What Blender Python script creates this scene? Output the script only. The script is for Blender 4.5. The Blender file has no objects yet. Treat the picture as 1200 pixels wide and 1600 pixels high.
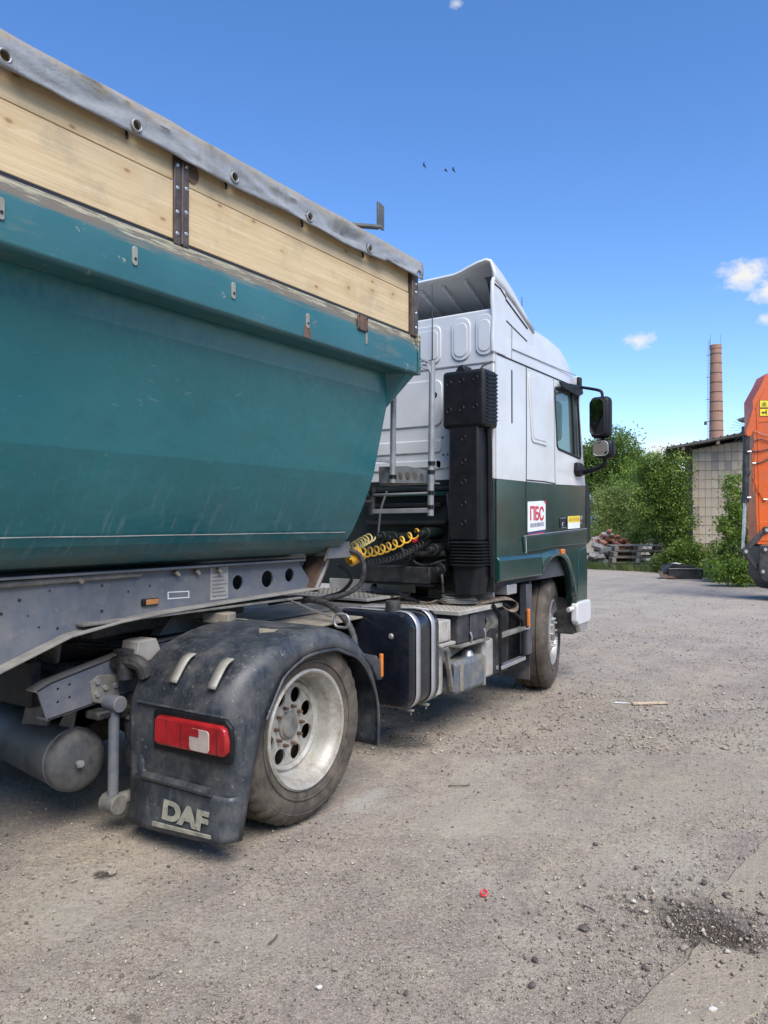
import bpy, bmesh, math, random
import numpy as np
from mathutils import Vector, Matrix, Euler, noise
from mathutils.geometry import tessellate_polygon

SC = bpy.context.scene
COL = SC.collection
random.seed(7)
R = math.radians

# ------------------------------------------------------------------ camera
YAW = R(33.4)
cam_d = bpy.data.cameras.new('camera'); cam = bpy.data.objects.new('camera', cam_d); COL.objects.link(cam)
cam.location = (0, 0, 1.5)
cam.rotation_euler = (R(90) + math.atan(17 / 1200), 0, YAW)
cam_d.sensor_fit = 'VERTICAL'; cam_d.sensor_height = 24; cam_d.lens = 18.0
cam_d.clip_start = 0.05; cam_d.clip_end = 3000
SC.camera = cam

# ------------------------------------------------------------------ sky, sun, exposure
SUN_EL, SUN_AZ = R(50), R(124)          # azimuth measured from +Y towards +X
W = bpy.data.worlds.new('World'); SC.world = W; W.use_nodes = True
nt = W.node_tree; nt.nodes.clear()
def wn(t, **k):
    n = nt.nodes.new(t)
    for a, b in k.items(): setattr(n, a, b)
    return n
sky = wn('ShaderNodeTexSky'); sky.sky_type = 'NISHITA'; sky.sun_disc = False
sky.sun_elevation = SUN_EL; sky.sun_rotation = SUN_AZ
sky.air_density = 1.0; sky.dust_density = 0.35; sky.ozone_density = 3.2
bg = wn('ShaderNodeBackground'); bg.inputs['Strength'].default_value = 0.118
hs = wn('ShaderNodeHueSaturation'); hs.inputs['Saturation'].default_value = 1.22; hs.inputs['Hue'].default_value = 0.508; nt.links.new(sky.outputs[0], hs.inputs['Color']); nt.links.new(hs.outputs[0], bg.inputs['Color'])
# thin scattered cumulus: blobs of noise at fixed compass directions
tc = wn('ShaderNodeTexCoord')
def wmath(op, a, b=None, clamp=False):
    n = wn('ShaderNodeMath', operation=op); n.use_clamp = clamp
    for i, x in enumerate((a, b)):
        if x is None: continue
        if isinstance(x, (int, float)): n.inputs[i].default_value = x
        else: nt.links.new(x, n.inputs[i])
    return n.outputs[0]
nz = wn('ShaderNodeTexNoise'); nz.inputs['Scale'].default_value = 34; nz.inputs['Detail'].default_value = 9; nz.inputs['Roughness'].default_value = 0.68; nz.inputs['Distortion'].default_value = .35
mp = wn('ShaderNodeMapping'); mp.inputs['Scale'].default_value = (1, 1, 1.7)
nt.links.new(tc.outputs['Generated'], mp.inputs['Vector']); nt.links.new(mp.outputs[0], nz.inputs['Vector'])
CLOUDS = [(0.0, 0, 0)]
CLOUDS = [  # azimuth deg (left of +Y positive), elevation deg, half width deg, half height deg, density
    (8.2, 16.3, 3.0, 1.7, 1.0), (6.0, 15.3, 2.8, 1.6, 1.0), (14.9, 12.7, 1.7, 1.0, .95), (6.9, 13.4, .9, .7, .7), (5.8, 13.4, 1.3, .95, .95),
    (12.2, 5.2, 5.6, 1.5, 1.0), (16.5, 5.6, 4.0, 1.1, .7), (28, 34.2, .9, .5, .6),
    (-12, 13, 4.5, 1.9, 1.0), (-27, 17, 5.5, 2.1, 1.0), (-48, 11, 7, 2.6, 1.0), (-80, 20, 8, 3, 1.0), (-115, 14, 9, 3.2, 1.0), (-150, 24, 8, 3.1, 1.0),
    (75, 14, 6, 2.2, 1.0), (110, 22, 8, 3, 1.0), (150, 12, 8, 2.6, 1.0)]
total = None
for az, el, hw, hh, den in CLOUDS:
    a, e = R(az), R(el)
    c = Vector((-math.sin(a) * math.cos(e), math.cos(a) * math.cos(e), math.sin(e)))
    rt = Vector((math.cos(a), math.sin(a), 0)); up = rt.cross(-c) * -1
    up = Vector((0, 0, 1)) - c * c.z; up.normalize()
    def dot(v):
        d = wn('ShaderNodeVectorMath', operation='DOT_PRODUCT'); nt.links.new(tc.outputs['Generated'], d.inputs[0]); d.inputs[1].default_value = v
        return d.outputs['Value']
    x = wmath('DIVIDE', dot(rt), math.sin(R(hw))); y = wmath('DIVIDE', wmath('SUBTRACT', dot(up), 0.0), math.sin(R(hh)))
    r2 = wmath('ADD', wmath('MULTIPLY', x, x), wmath('MULTIPLY', y, y))
    front = wmath('GREATER_THAN', dot(c), 0.5)
    fall = wmath('MULTIPLY', wmath('SUBTRACT', 1.0, wmath('SQRT', r2), clamp=True), front)
    m = wmath('MULTIPLY', wmath('SUBTRACT', wmath('ADD', wmath('MULTIPLY', fall, 0.75), wmath('MULTIPLY', nz.outputs[0], 1.25)), 0.88), 2.6, clamp=True)
    m = wmath('MULTIPLY', wmath('MULTIPLY', m, wmath('MULTIPLY', fall, 5.0, clamp=True)), den)
    total = m if total is None else wmath('MAXIMUM', total, m)
cb = wn('ShaderNodeBackground'); cb.inputs['Color'].default_value = (1, 1, 1, 1); cb.inputs['Strength'].default_value = 0.46
mx = wn('ShaderNodeMixShader'); nt.links.new(total, mx.inputs[0]); nt.links.new(bg.outputs[0], mx.inputs[1]); nt.links.new(cb.outputs[0], mx.inputs[2])
wo = wn('ShaderNodeOutputWorld'); nt.links.new(mx.outputs[0], wo.inputs['Surface'])

sun_d = bpy.data.lights.new('sun', 'SUN'); sun_d.energy = 2.7; sun_d.angle = R(42); sun_d.color = (1.0, 0.95, 0.87)
sun = bpy.data.objects.new('sun', sun_d); COL.objects.link(sun)
sv = Vector((math.sin(SUN_AZ) * math.cos(SUN_EL), math.cos(SUN_AZ) * math.cos(SUN_EL), math.sin(SUN_EL)))
sun.rotation_euler = sv.to_track_quat('Z', 'Y').to_euler(); sun.location = (6, -4, 12)
vs = SC.view_settings; vs.view_transform = 'Standard'; vs.look = 'None'; vs.exposure = 0.98; vs.gamma = 1; vs.use_curve_mapping = False

# ------------------------------------------------------------------ materials
MATS = {}
class NB:
    def __init__(s, name):
        s.m = bpy.data.materials.new(name); s.m.use_nodes = True; s.t = s.m.node_tree
        s.b = s.t.nodes['Principled BSDF']; s.tc = s.n('ShaderNodeTexCoord'); s.co = s.tc.outputs['Object']
    def n(s, t, **k):
        x = s.t.nodes.new(t)
        for a, b in k.items(): setattr(x, a, b)
        return x
    def l(s, a, b): s.t.links.new(a, b)
    def put(s, inp, v):
        if isinstance(v, bpy.types.NodeSocket): s.l(v, inp)
        elif isinstance(v, tuple) and len(v) == 3 and inp.type == 'RGBA': inp.default_value = (*v, 1)
        else: inp.default_value = v
    def math(s, op, a, b=None, c=None, clamp=False):
        x = s.n('ShaderNodeMath', operation=op); x.use_clamp = clamp
        for i, v in enumerate((a, b, c)):
            if v is not None: s.put(x.inputs[i], v)
        return x.outputs[0]
    def mix(s, f, a, b, mode='MIX'):
        x = s.n('ShaderNodeMixRGB', blend_type=mode); s.put(x.inputs[0], f); s.put(x.inputs[1], a); s.put(x.inputs[2], b); return x.outputs[0]
    def noise(s, scale, detail=5, rough=.6, vec=None, sc=None, dist=0, col=False):
        x = s.n('ShaderNodeTexNoise'); x.inputs['Scale'].default_value = scale; x.inputs['Detail'].default_value = detail
        x.inputs['Roughness'].default_value = rough; x.inputs['Distortion'].default_value = dist
        v = vec or s.co
        if sc:
            m = s.n('ShaderNodeMapping'); m.inputs['Scale'].default_value = sc; s.l(v, m.inputs[0]); v = m.outputs[0]
        s.l(v, x.inputs['Vector']); return x.outputs[1 if col else 0]
    def ramp(s, f, lo, hi, a=(0, 0, 0), b=(1, 1, 1)):
        x = s.n('ShaderNodeValToRGB'); s.l(f, x.inputs[0]); e = x.color_ramp.elements
        e[0].position = lo; e[1].position = hi; e[0].color = (*a, 1); e[1].color = (*b, 1); return x.outputs[0]
    def xyz(s, vec=None):
        x = s.n('ShaderNodeSeparateXYZ'); s.l(vec or s.co, x.inputs[0]); return x.outputs
    def bump(s, h, strength=.3, dist=.01, prev=None):
        x = s.n('ShaderNodeBump'); x.inputs['Strength'].default_value = strength; x.inputs['Distance'].default_value = dist
        s.l(h, x.inputs['Height'])
        if prev: s.l(prev, x.inputs['Normal'])
        return x.outputs[0]
    def done(s, color=None, rough=None, metal=None, normal=None, spec=None, coat=None, name=None):
        b = s.b
        if color is not None: s.put(b.inputs['Base Color'], color)
        if rough is not None: s.put(b.inputs['Roughness'], rough)
        if metal is not None: s.put(b.inputs['Metallic'], metal)
        if spec is not None: s.put(b.inputs['Specular IOR Level'], spec)
        if coat is not None: s.put(b.inputs['Coat Weight'], coat); b.inputs['Coat Roughness'].default_value = .12
        if normal is not None: s.l(normal, b.inputs['Normal'])
        return s.m

def worn(name, base, dirt=(.23, .2, .16), amt=.35, rough=.45, metal=0, scale=3, var=.15, bump=.1, coat=None, streak=0, chips=None, chipamt=.0, spec=None):
    """painted / moulded surface with uneven tone, dust clouds, streaks and optional chips of another colour"""
    s = NB(name)
    n1 = s.noise(scale, 6, .65); n2 = s.noise(scale * 9, 4, .6)
    dark = tuple(c * (1 - var) for c in base); lite = tuple(min(1, c * (1 + var)) for c in base)
    c = s.mix(s.ramp(n1, .36, .64), dark, lite)
    d = s.math('MULTIPLY', s.ramp(s.noise(scale * 1.7, 8, .72), .44, .64), amt)
    if streak:
        st = s.ramp(s.noise(1, 6, .7, sc=(scale * 14, scale * 14, scale * .8)), .50, .66)
        d = s.math('MAXIMUM', d, s.math('MULTIPLY', st, streak))
    c = s.mix(d, c, dirt)
    r = s.math('ADD', rough, s.math('MULTIPLY', d, .35), clamp=True)
    if chips:
        ch = s.math('MULTIPLY', s.ramp(s.noise(scale * 10, 6, .75), .615, .65), chipamt)
        c = s.mix(ch, c, chips)
    nr = s.bump(n2, bump, .004)
    return s.done(c, r, metal, nr, spec, coat)

M = {}
M['white'] = worn('white_paint', (.60, .61, .615), (.45, .44, .42), .30, .28, scale=1.6, var=.03, bump=.02, coat=.4)
M['cabgreen'] = worn('dark_green_paint', (.005, .040, .033), (.07, .08, .07), .10, .20, scale=2.2, var=.2, bump=.02, coat=.5, streak=.10)
M['cabback'] = worn('shaded_green_back', (.004, .009, .009), (.022, .021, .019), .5, .5, scale=4, var=.3)  # green darkened to near black: deep shade behind the cab put into the colour
M['blackplast'] = worn('black_plastic', (.006, .007, .009), (.045, .043, .04), .16, .5, scale=5, var=.2, spec=.3)
M['dusty_black'] = worn('dusty_black', (.015, .016, .018), (.12, .108, .094), .45, .6, scale=5, var=.3, bump=.25)
M['fender'] = worn('fender_plastic', (.021, .027, .036), (.16, .152, .14), .46, .40, scale=3.4, var=.3, bump=.12, streak=.30, chips=(.30, .29, .27), chipamt=.45)
M['rubber'] = worn('tyre_rubber', (.058, .048, .039), (.19, .155, .115), .5, .8, scale=6, var=.3, bump=.3)
M['rimcream'] = worn('cream_rim', (.42, .405, .365), (.20, .16, .11), .65, .45, .25, scale=6, var=.2, chips=(.12, .07, .04), chipamt=.7)
M['alu'] = worn('aluminium', (.62, .63, .64), (.3, .28, .25), .3, .32, .85, scale=6, var=.1)
M['chrome'] = worn('bright_rim', (.55, .55, .55), (.27, .24, .2), .6, .34, .7, scale=8, var=.1)
M['tank_dusty'] = worn('dusty_air_tank', (.060, .062, .066), (.17, .16, .145), .5, .6, .2, scale=5, var=.3, bump=.3)
M['chassis'] = worn('grey_chassis', (.105, .118, .145), (.26, .235, .20), .45, .5, scale=2.6, var=.16, streak=.18, chips=(.3, .27, .23), chipamt=.35)
M['flange'] = worn('dusty_flange', (.24, .225, .20), (.34, .31, .26), .5, .75, scale=5, var=.25, bump=.3)
M['dusty_steel'] = worn('dusty_steel', (.15, .145, .135), (.33, .3, .25), .6, .7, .2, scale=5, var=.3, bump=.35)
M['darkbracket'] = worn('dark_bracket', (.11, .12, .115), (.2, .17, .14), .4, .5, .4, scale=9, var=.2)
M['greysteel'] = worn('grey_tube', (.30, .31, .32), (.28, .22, .17), .35, .45, .45, scale=9, var=.2)
M['rust'] = worn('rusty_steel', (.115, .075, .058), (.25, .14, .08), .5, .75, .2, scale=11, var=.4, bump=.3)
M['hinge'] = worn('brown_hinge_steel', (.085, .070, .066), (.21, .15, .11), .45, .5, .4, scale=14, var=.3, streak=.35)
M['tank'] = worn('black_tank', (.006, .008, .014), (.06, .06, .062), .16, .25, scale=4, var=.2, coat=.3)
M['tanksteel'] = worn('tank_side', (.055, .062, .078), (.18, .17, .16), .4, .32, .3, scale=3, var=.2, streak=.2)
M['strap_steel'] = worn('strap_steel', (.50, .51, .53), (.32, .3, .28), .4, .38, .6, scale=7, var=.12)
M['bluebox'] = worn('blue_plastic', (.085, .105, .14), (.33, .27, .14), .5, .5, scale=3.5, var=.15, streak=.3)
M['blackblue'] = worn('navy_box', (.022, .026, .036), (.15, .13, .11), .4, .42, scale=4, var=.2, streak=.2)
M['greybox'] = worn('pale_grey_box', (.36, .35, .33), (.27, .23, .19), .6, .6, scale=6, var=.2, bump=.2)
M['deck'] = worn('deck_plate', (.42, .39, .34), (.28, .25, .20), .7, .6, .25, scale=4, var=.2, bump=.25)
M['tan'] = worn('dust_caked', (.26, .225, .175), (.13, .12, .10), .6, .85, scale=7, var=.3, bump=.5)
M['leather'] = worn('brown_strap', (.115, .085, .062), (.3, .26, .2), .5, .7, scale=12, var=.3, bump=.3)
M['rope'] = worn('grey_rope', (.33, .31, .28), (.2, .18, .15), .5, .8, scale=20, var=.25)
M['yellow'] = worn('yellow_hose', (.80, .45, .03), (.55, .45, .25), .2, .4, scale=12, var=.15)
M['paleyellow'] = worn('pale_yellow_hose', (.66, .52, .17), (.5, .45, .3), .35, .4, scale=12, var=.15)
M['blackhose'] = worn('black_hose', (.022, .023, .025), (.14, .13, .12), .5, .55, scale=14, var=.3)
M['orange'] = worn('orange_paint', (.56, .092, .010), (.26, .085, .035), .40, .38, scale=3, var=.10, coat=.2, chips=(.25, .06, .02), chipamt=.3)
M['shedtile'] = worn('shed_tile', (.43, .375, .335), (.26, .23, .195), .5, .7, scale=4, var=.16, bump=.2)
M['shedgrout'] = worn('shed_joint', (.10, .092, .082), (.05, .05, .045), .4, .9, scale=6, var=.3)
M['roof'] = worn('shed_roof', (.085, .082, .08), (.15, .14, .12), .5, .85, scale=3, var=.3, bump=.3)
M['band'] = worn('iron_band', (.06, .045, .04), (.1, .07, .05), .5, .8, scale=2, var=.3)
M['oldwood'] = worn('weathered_wood', (.56, .44, .31), (.15, .13, .11), .55, .85, scale=6, var=.25, bump=.4)
M['bark'] = worn('bark', (.10, .082, .062), (.16, .14, .11), .5, .9, scale=6, var=.3, bump=.5)
M['stone'] = worn('rubble_stone', (.34, .325, .30), (.2, .17, .14), .5, .85, scale=5, var=.25, bump=.4)
M['scrap'] = worn('black_scrap', (.018, .018, .019), (.09, .085, .075), .4, .5, scale=5, var=.3)
M['paper'] = worn('white_sheet', (.72, .72, .70), (.4, .38, .34), .3, .6, scale=9, var=.06)
M['redplast'] = worn('red_plastic', (.55, .02, .03), (.3, .1, .08), .2, .4, scale=20, var=.1)
M['dirtsoil'] = worn('dark_soil', (.085, .066, .050), (.17, .14, .11), .5, .95, scale=8, var=.4, bump=.8)
M['slab'] = worn('concrete_strip', (.37, .32, .235), (.27, .225, .185), .8, .9, scale=4, var=.22, bump=.8, chips=(.12, .10, .09), chipamt=.6)
M['rubberseal'] = worn('rubber_seal', (.01, .01, .011), (.05, .05, .05), .3, .6, scale=8)
M['bluepale'] = worn('pale_blue_paint', (.22, .40, .62), (.4, .42, .42), .3, .4, scale=2)
M['cabin'] = worn('cab_interior', (.05, .055, .065), (.08, .08, .08), .3, .8, scale=4)
M['sticker_y'] = worn('sticker_yellow', (.78, .60, .02), (.5, .4, .1), .2, .4, scale=10, var=.05)
M['sticker_w'] = worn('sticker_white', (.76, .78, .80), (.5, .5, .5), .2, .35, scale=10, var=.04)
M['ink_red'] = worn('ink_red', (.52, .022, .055), (.3, .1, .1), .1, .4, scale=10, var=.05)
M['ink_blue'] = worn('ink_navy', (.03, .035, .12), (.1, .1, .2), .1, .4, scale=10, var=.05)
M['ink_dark'] = worn('ink_dark', (.02, .02, .022), (.05, .05, .05), .1, .4, scale=10, var=.05)
M['flapletter'] = worn('worn_lettering', (.32, .305, .245), (.10, .095, .09), .75, .75, scale=9, var=.2, chips=(.06, .07, .085), chipamt=.6)
M['clip'] = worn('dull_clip', (.30, .29, .25), (.22, .20, .165), .6, .55, .2, scale=7, var=.1)
M['bird'] = worn('bird_dark', (.02, .02, .022), (.03, .03, .03), .1, .8)

def simple(name, col, rough=.4, metal=0, **k):
    s = NB(name); m = s.done(col, rough, metal)
    for a, b in k.items(): s.b.inputs[a].default_value = b
    return m
M['redlens'] = None
s = NB('red_lens'); v = s.n('ShaderNodeTexVoronoi'); v.inputs['Scale'].default_value = 130; s.l(s.co, v.inputs['Vector'])
M['redlens'] = s.done(s.mix(s.ramp(s.noise(9, 4), .35, .7), (.23, .005, .008), (.42, .018, .02)), .30, 0, s.bump(v.outputs[0], .25, .003), coat=.5)
s = NB('clear_lens'); v = s.n('ShaderNodeTexVoronoi'); v.inputs['Scale'].default_value = 120; s.l(s.co, v.inputs['Vector'])
M['clearlens'] = s.done(s.mix(s.ramp(s.noise(9, 4), .35, .7), (.34, .26, .235), (.50, .44, .40)), .30, 0, s.bump(v.outputs[0], .25, .003), coat=.5)
M['amber'] = worn('amber_lens', (.62, .17, .015), (.35, .16, .08), .3, .3, scale=25, var=.2, coat=.4)
M['dullamber'] = worn('dull_amber_lens', (.42, .17, .05), (.3, .2, .12), .5, .5, scale=25, var=.2)
M['mirror'] = simple('mirror_glass', (.36, .39, .41), .03, 1.0)
s = NB('window_glass'); s.b.inputs['Transmission Weight'].default_value = .82; s.b.inputs['IOR'].default_value = 1.5
M['glass'] = s.done((.34, .46, .44), .02)

# tub: teal paint with dust toward the belly, long vertical scrape marks, faint clouding
s = NB('teal_tub'); x, y, z = s.xyz()
c = s.mix(s.ramp(s.noise(1.1, 5), .36, .64), (.009, .120, .136), (.015, .150, .166))
scr = s.ramp(s.noise(1, 6, .72, sc=(10, 34, 1.6)), .555, .64)
zlow = s.math('SUBTRACT', 1.0, s.math('MULTIPLY', s.math('SUBTRACT', z, 1.26), 1.9), clamp=True)
scr = s.math('MULTIPLY', scr, s.math('ADD', s.math('MULTIPLY', zlow, .62), .02))
fine = s.math('MULTIPLY', s.ramp(s.noise(1, 4, .6, sc=(20, 5, 14), dist=1.8), .675, .70), .28)
dust = s.math('MULTIPLY', s.ramp(s.noise(2.3, 8, .7), .34, .62), s.math('ADD', s.math('MULTIPLY', s.math('SUBTRACT', 1.0, s.math('MULTIPLY', s.math('SUBTRACT', z, 1.26), 5.5), clamp=True), .9), .05))
c = s.mix(scr, c, (.17, .25, .25)); c = s.mix(fine, c, (.14, .27, .28)); c = s.mix(dust, c, (.14, .125, .10))
M['tub'] = s.done(c, s.math('ADD', .30, s.math('MULTIPLY', s.math('MAXIMUM', dust, scr), .45)), 0, s.bump(s.noise(2.2, 4), .38, .05), coat=.2)
# rail: same teal, badly worn along its upper lip
s = NB('teal_rail_worn'); x, y, z = s.xyz()
c = s.mix(s.ramp(s.noise(1.6, 5), .3, .7), (.022, .100, .112), (.038, .135, .145))
lng = s.noise(1, 7, .75, sc=(3, 2.2, 46)); lng2 = s.noise(1, 7, .75, sc=(3, 6, 90))
up = s.math('MULTIPLY', s.math('SUBTRACT', z, 2.545), 11.0, clamp=True)
rustm = s.ramp(s.math('ADD', s.math('MULTIPLY', up, .36), s.math('MULTIPLY', lng, .70)), .50, .60)
bare = s.ramp(s.math('ADD', s.math('MULTIPLY', up, .30), s.math('MULTIPLY', lng2, .70)), .62, .68)
c = s.mix(s.math('MULTIPLY', rustm, .85), c, (.15, .115, .085)); c = s.mix(s.math('MULTIPLY', bare, .9), c, (.36, .34, .24))
sp = s.ramp(s.noise(11, 7, .75), .63, .66); c = s.mix(s.math('MULTIPLY', sp, .8), c, (.30, .30, .24))
rs = s.ramp(s.noise(1, 6, .7, sc=(3, 1.6, 7)), .54, .66); c = s.mix(s.math('MULTIPLY', rs, .38), c, (.20, .18, .12))
M['rail'] = s.done(c, s.math('ADD', .38, s.math('MULTIPLY', rustm, .35)), 0, s.bump(s.math('ADD', lng, lng2), .25, .006))
# spruce boards
def woodmat(name, a, b, seed):
    s = NB(name)
    m = s.n('ShaderNodeMapping'); m.inputs['Location'].default_value = (seed, seed * 3.1, seed * 1.7); s.l(s.co, m.inputs[0]); v = m.outputs[0]
    warp = s.noise(2.2, 3, .5, vec=v, sc=(1, .5, 1.6))
    grain = s.noise(1, 6, .7, vec=v, sc=(6, 1.1, 60), dist=.4); fine = s.noise(1, 4, .7, vec=v, sc=(10, 4, 240))
    vo = s.n('ShaderNodeTexVoronoi', voronoi_dimensions='2D'); vo.inputs['Scale'].default_value = 1.0; vo.inputs['Randomness'].default_value = 1.0
    sx_, sy_, sz_ = s.xyz(v); cv_ = s.n('ShaderNodeCombineXYZ'); s.l(s.math('MULTIPLY', sy_, 4.2), cv_.inputs[0]); s.l(s.math('MULTIPLY', s.math('ADD', sz_, s.math('MULTIPLY', warp, .05)), 8.0), cv_.inputs[1]); s.l(cv_.outputs[0], vo.inputs['Vector'])
    knot = s.ramp(vo.outputs['Distance'], .03, .085, (1, 1, 1), (0, 0, 0)); halo = s.ramp(vo.outputs['Distance'], .08, .42, (1, 1, 1), (0, 0, 0))
    pick = s.n('ShaderNodeSeparateColor'); s.l(vo.outputs['Color'], pick.inputs[0]); sel = s.ramp(pick.outputs[0], .62, .66)
    c = s.mix(s.ramp(grain, .38, .62), a, b); c = s.mix(s.math('MULTIPLY', s.ramp(fine, .45, .62), .30), c, (.36, .24, .11))
    c = s.mix(s.math('MULTIPLY', s.ramp(warp, .45, .62), .35), c, (.44, .35, .22))
    c = s.mix(s.math('MULTIPLY', halo, s.math('MULTIPLY', sel, .30)), c, (.40, .24, .09)); c = s.mix(s.math('MULTIPLY', knot, s.math('MULTIPLY', sel, .8)), c, (.22, .125, .055))
    dirt = s.math('MULTIPLY', s.ramp(s.noise(5, 7, .7, vec=v), .52, .68), .35); c = s.mix(dirt, c, (.25, .21, .15))
    return s.done(c, .7, 0, s.bump(grain, .12, .004))
WOODS = [woodmat('spruce_board', (.54, .40, .225), (.64, .50, .305), i * 2.3 + 1) for i in range(4)]
# tarp
s = NB('silver_tarp'); x, y, z = s.xyz()
c = s.mix(s.ramp(s.noise(3, 7, .7, sc=(1, 1.2, 2.4)), .3, .7), (.20, .208, .215), (.33, .34, .345))
top = s.math('MULTIPLY', s.math('SUBTRACT', z, 3.045), 12, clamp=True)
gr = s.ramp(s.math('ADD', s.math('MULTIPLY', top, .26), s.math('MULTIPLY', s.noise(16, 8, .78), .80)), .54, .64)
c = s.mix(s.math('MULTIPLY', gr, .75), c, (.30, .245, .165)); c = s.mix(s.math('MULTIPLY', s.ramp(s.noise(9, 8, .75, sc=(1, 1.6, .25)), .53, .66), .45), c, (.17, .155, .135))
M['tarp'] = s.done(c, .42, 0, s.bump(s.noise(5, 6, .6, sc=(1, .7, 1), dist=.4), .55, .03))
# brick
def brickmat(name, a, b, sc=3):
    s = NB(name); oi = s.n('ShaderNodeObjectInfo')
    c = s.mix(oi.outputs['Random'], a, b); c = s.mix(s.math('MULTIPLY', s.ramp(s.noise(sc * 3, 7, .7), .5, .75), .5), c, (.33, .29, .25))
    return s.done(c, .9, 0, s.bump(s.noise(30, 5), .4, .01))
M['brick'] = brickmat('brick_red', (.38, .125, .075), (.48, .22, .14))
M['brickgrey'] = brickmat('brick_grey', (.36, .32, .27), (.46, .42, .36))
s = NB('chimney_brick'); bt = s.n('ShaderNodeTexBrick'); bt.inputs['Scale'].default_value = 1; bt.inputs['Brick Width'].default_value = .32; bt.inputs['Row Height'].default_value = .1; bt.inputs['Mortar Size'].default_value = .012
bt.inputs['Color1'].default_value = (.26, .10, .058, 1); bt.inputs['Color2'].default_value = (.32, .15, .095, 1); bt.inputs['Mortar'].default_value = (.33, .28, .24, 1)
cv = s.n('ShaderNodeCombineXYZ'); x, y, z = s.xyz(); ang = s.math('ARCTAN2', y, x); s.l(s.math('MULTIPLY', ang, .75), cv.inputs[0]); s.l(z, cv.inputs[1]); s.l(cv.outputs[0], bt.inputs['Vector'])
c = s.mix(s.math('MULTIPLY', s.ramp(s.noise(.7, 7, .7), .4, .75), .45), bt.outputs[0], (.22, .15, .115)); M['chimney'] = s.done(c, .9, 0, s.bump(bt.outputs['Fac'], -.3, .02))
# foliage
def leafmat(name, a, b, tip):
    s = NB(name); g = s.n('ShaderNodeNewGeometry')
    c = s.mix(g.outputs['Random Per Island'], a, b); c = s.mix(s.ramp(s.noise(1.6, 5), .50, .66), c, tip)
    s.done(c, .5, 0); s.b.inputs['Specular IOR Level'].default_value = .35
    tr = s.n('ShaderNodeBsdfTranslucent'); s.l(s.mix(.5, c, (.10, .16, .01)), tr.inputs[0]); mxs = s.n('ShaderNodeMixShader'); mxs.inputs[0].default_value = .38
    out = [n for n in s.t.nodes if n.type == 'OUTPUT_MATERIAL'][0]
    s.l(s.b.outputs[0], mxs.inputs[1]); s.l(tr.outputs[0], mxs.inputs[2]); s.l(mxs.outputs[0], out.inputs[0]); return s.m
M['leaf_dark'] = leafmat('leaf_dark', (.030, .074, .010), (.15, .23, .036), (.27, .35, .07))
M['leaf_mid'] = leafmat('leaf_mid', (.065, .14, .016), (.22, .32, .05), (.33, .43, .09))
M['leaf_pale'] = leafmat('leaf_pale', (.12, .18, .045), (.27, .35, .10), (.36, .43, .14))
M['leaf_far'] = leafmat('leaf_far', (.038, .085, .015), (.14, .22, .042), (.22, .30, .07))
M['grass'] = leafmat('grass_blade', (.075, .12, .03), (.16, .20, .06), (.20, .21, .09))
# ------------------------------------------------------------------ mesh helpers
OFF = {}
def tag(o, label=None, cat=None, group=None, kind=None):
    if label: o['label'] = label
    if cat: o['category'] = cat
    if group: o['group'] = group
    if kind: o['kind'] = kind
    return o
def thing(name, label, cat, loc=(0, 0, 0), rz=0, group=None, local=False, parent=None):
    o = bpy.data.objects.new(name, None); COL.objects.link(o); o.empty_display_size = .2
    o.location = loc; o.rotation_euler = (0, 0, rz)
    OFF[o] = Vector((0, 0, 0)) if (local or rz) else Vector(loc)
    if parent:
        o.parent = parent; OFF[o] = Vector((0, 0, 0)) if local else OFF.get(parent, Vector())
    return tag(o, label, cat, group)
def rrect(w, h, r, n=5, cx=0, cy=0):
    p = []
    for qx, qy, a0 in ((1, 1, 0), (-1, 1, 90), (-1, -1, 180), (1, -1, 270)):
        for i in range(n + 1):
            a = R(a0 + 90 * i / n); p.append((cx + qx * (w / 2 - r) + r * math.cos(a), cy + qy * (h / 2 - r) + r * math.sin(a)))
    return p
def circ(cx, cy, r, n=20, ry=None):
    return [(cx + r * math.cos(2 * math.pi * i / n), cy + (ry or r) * math.sin(2 * math.pi * i / n)) for i in range(n)]
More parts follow.
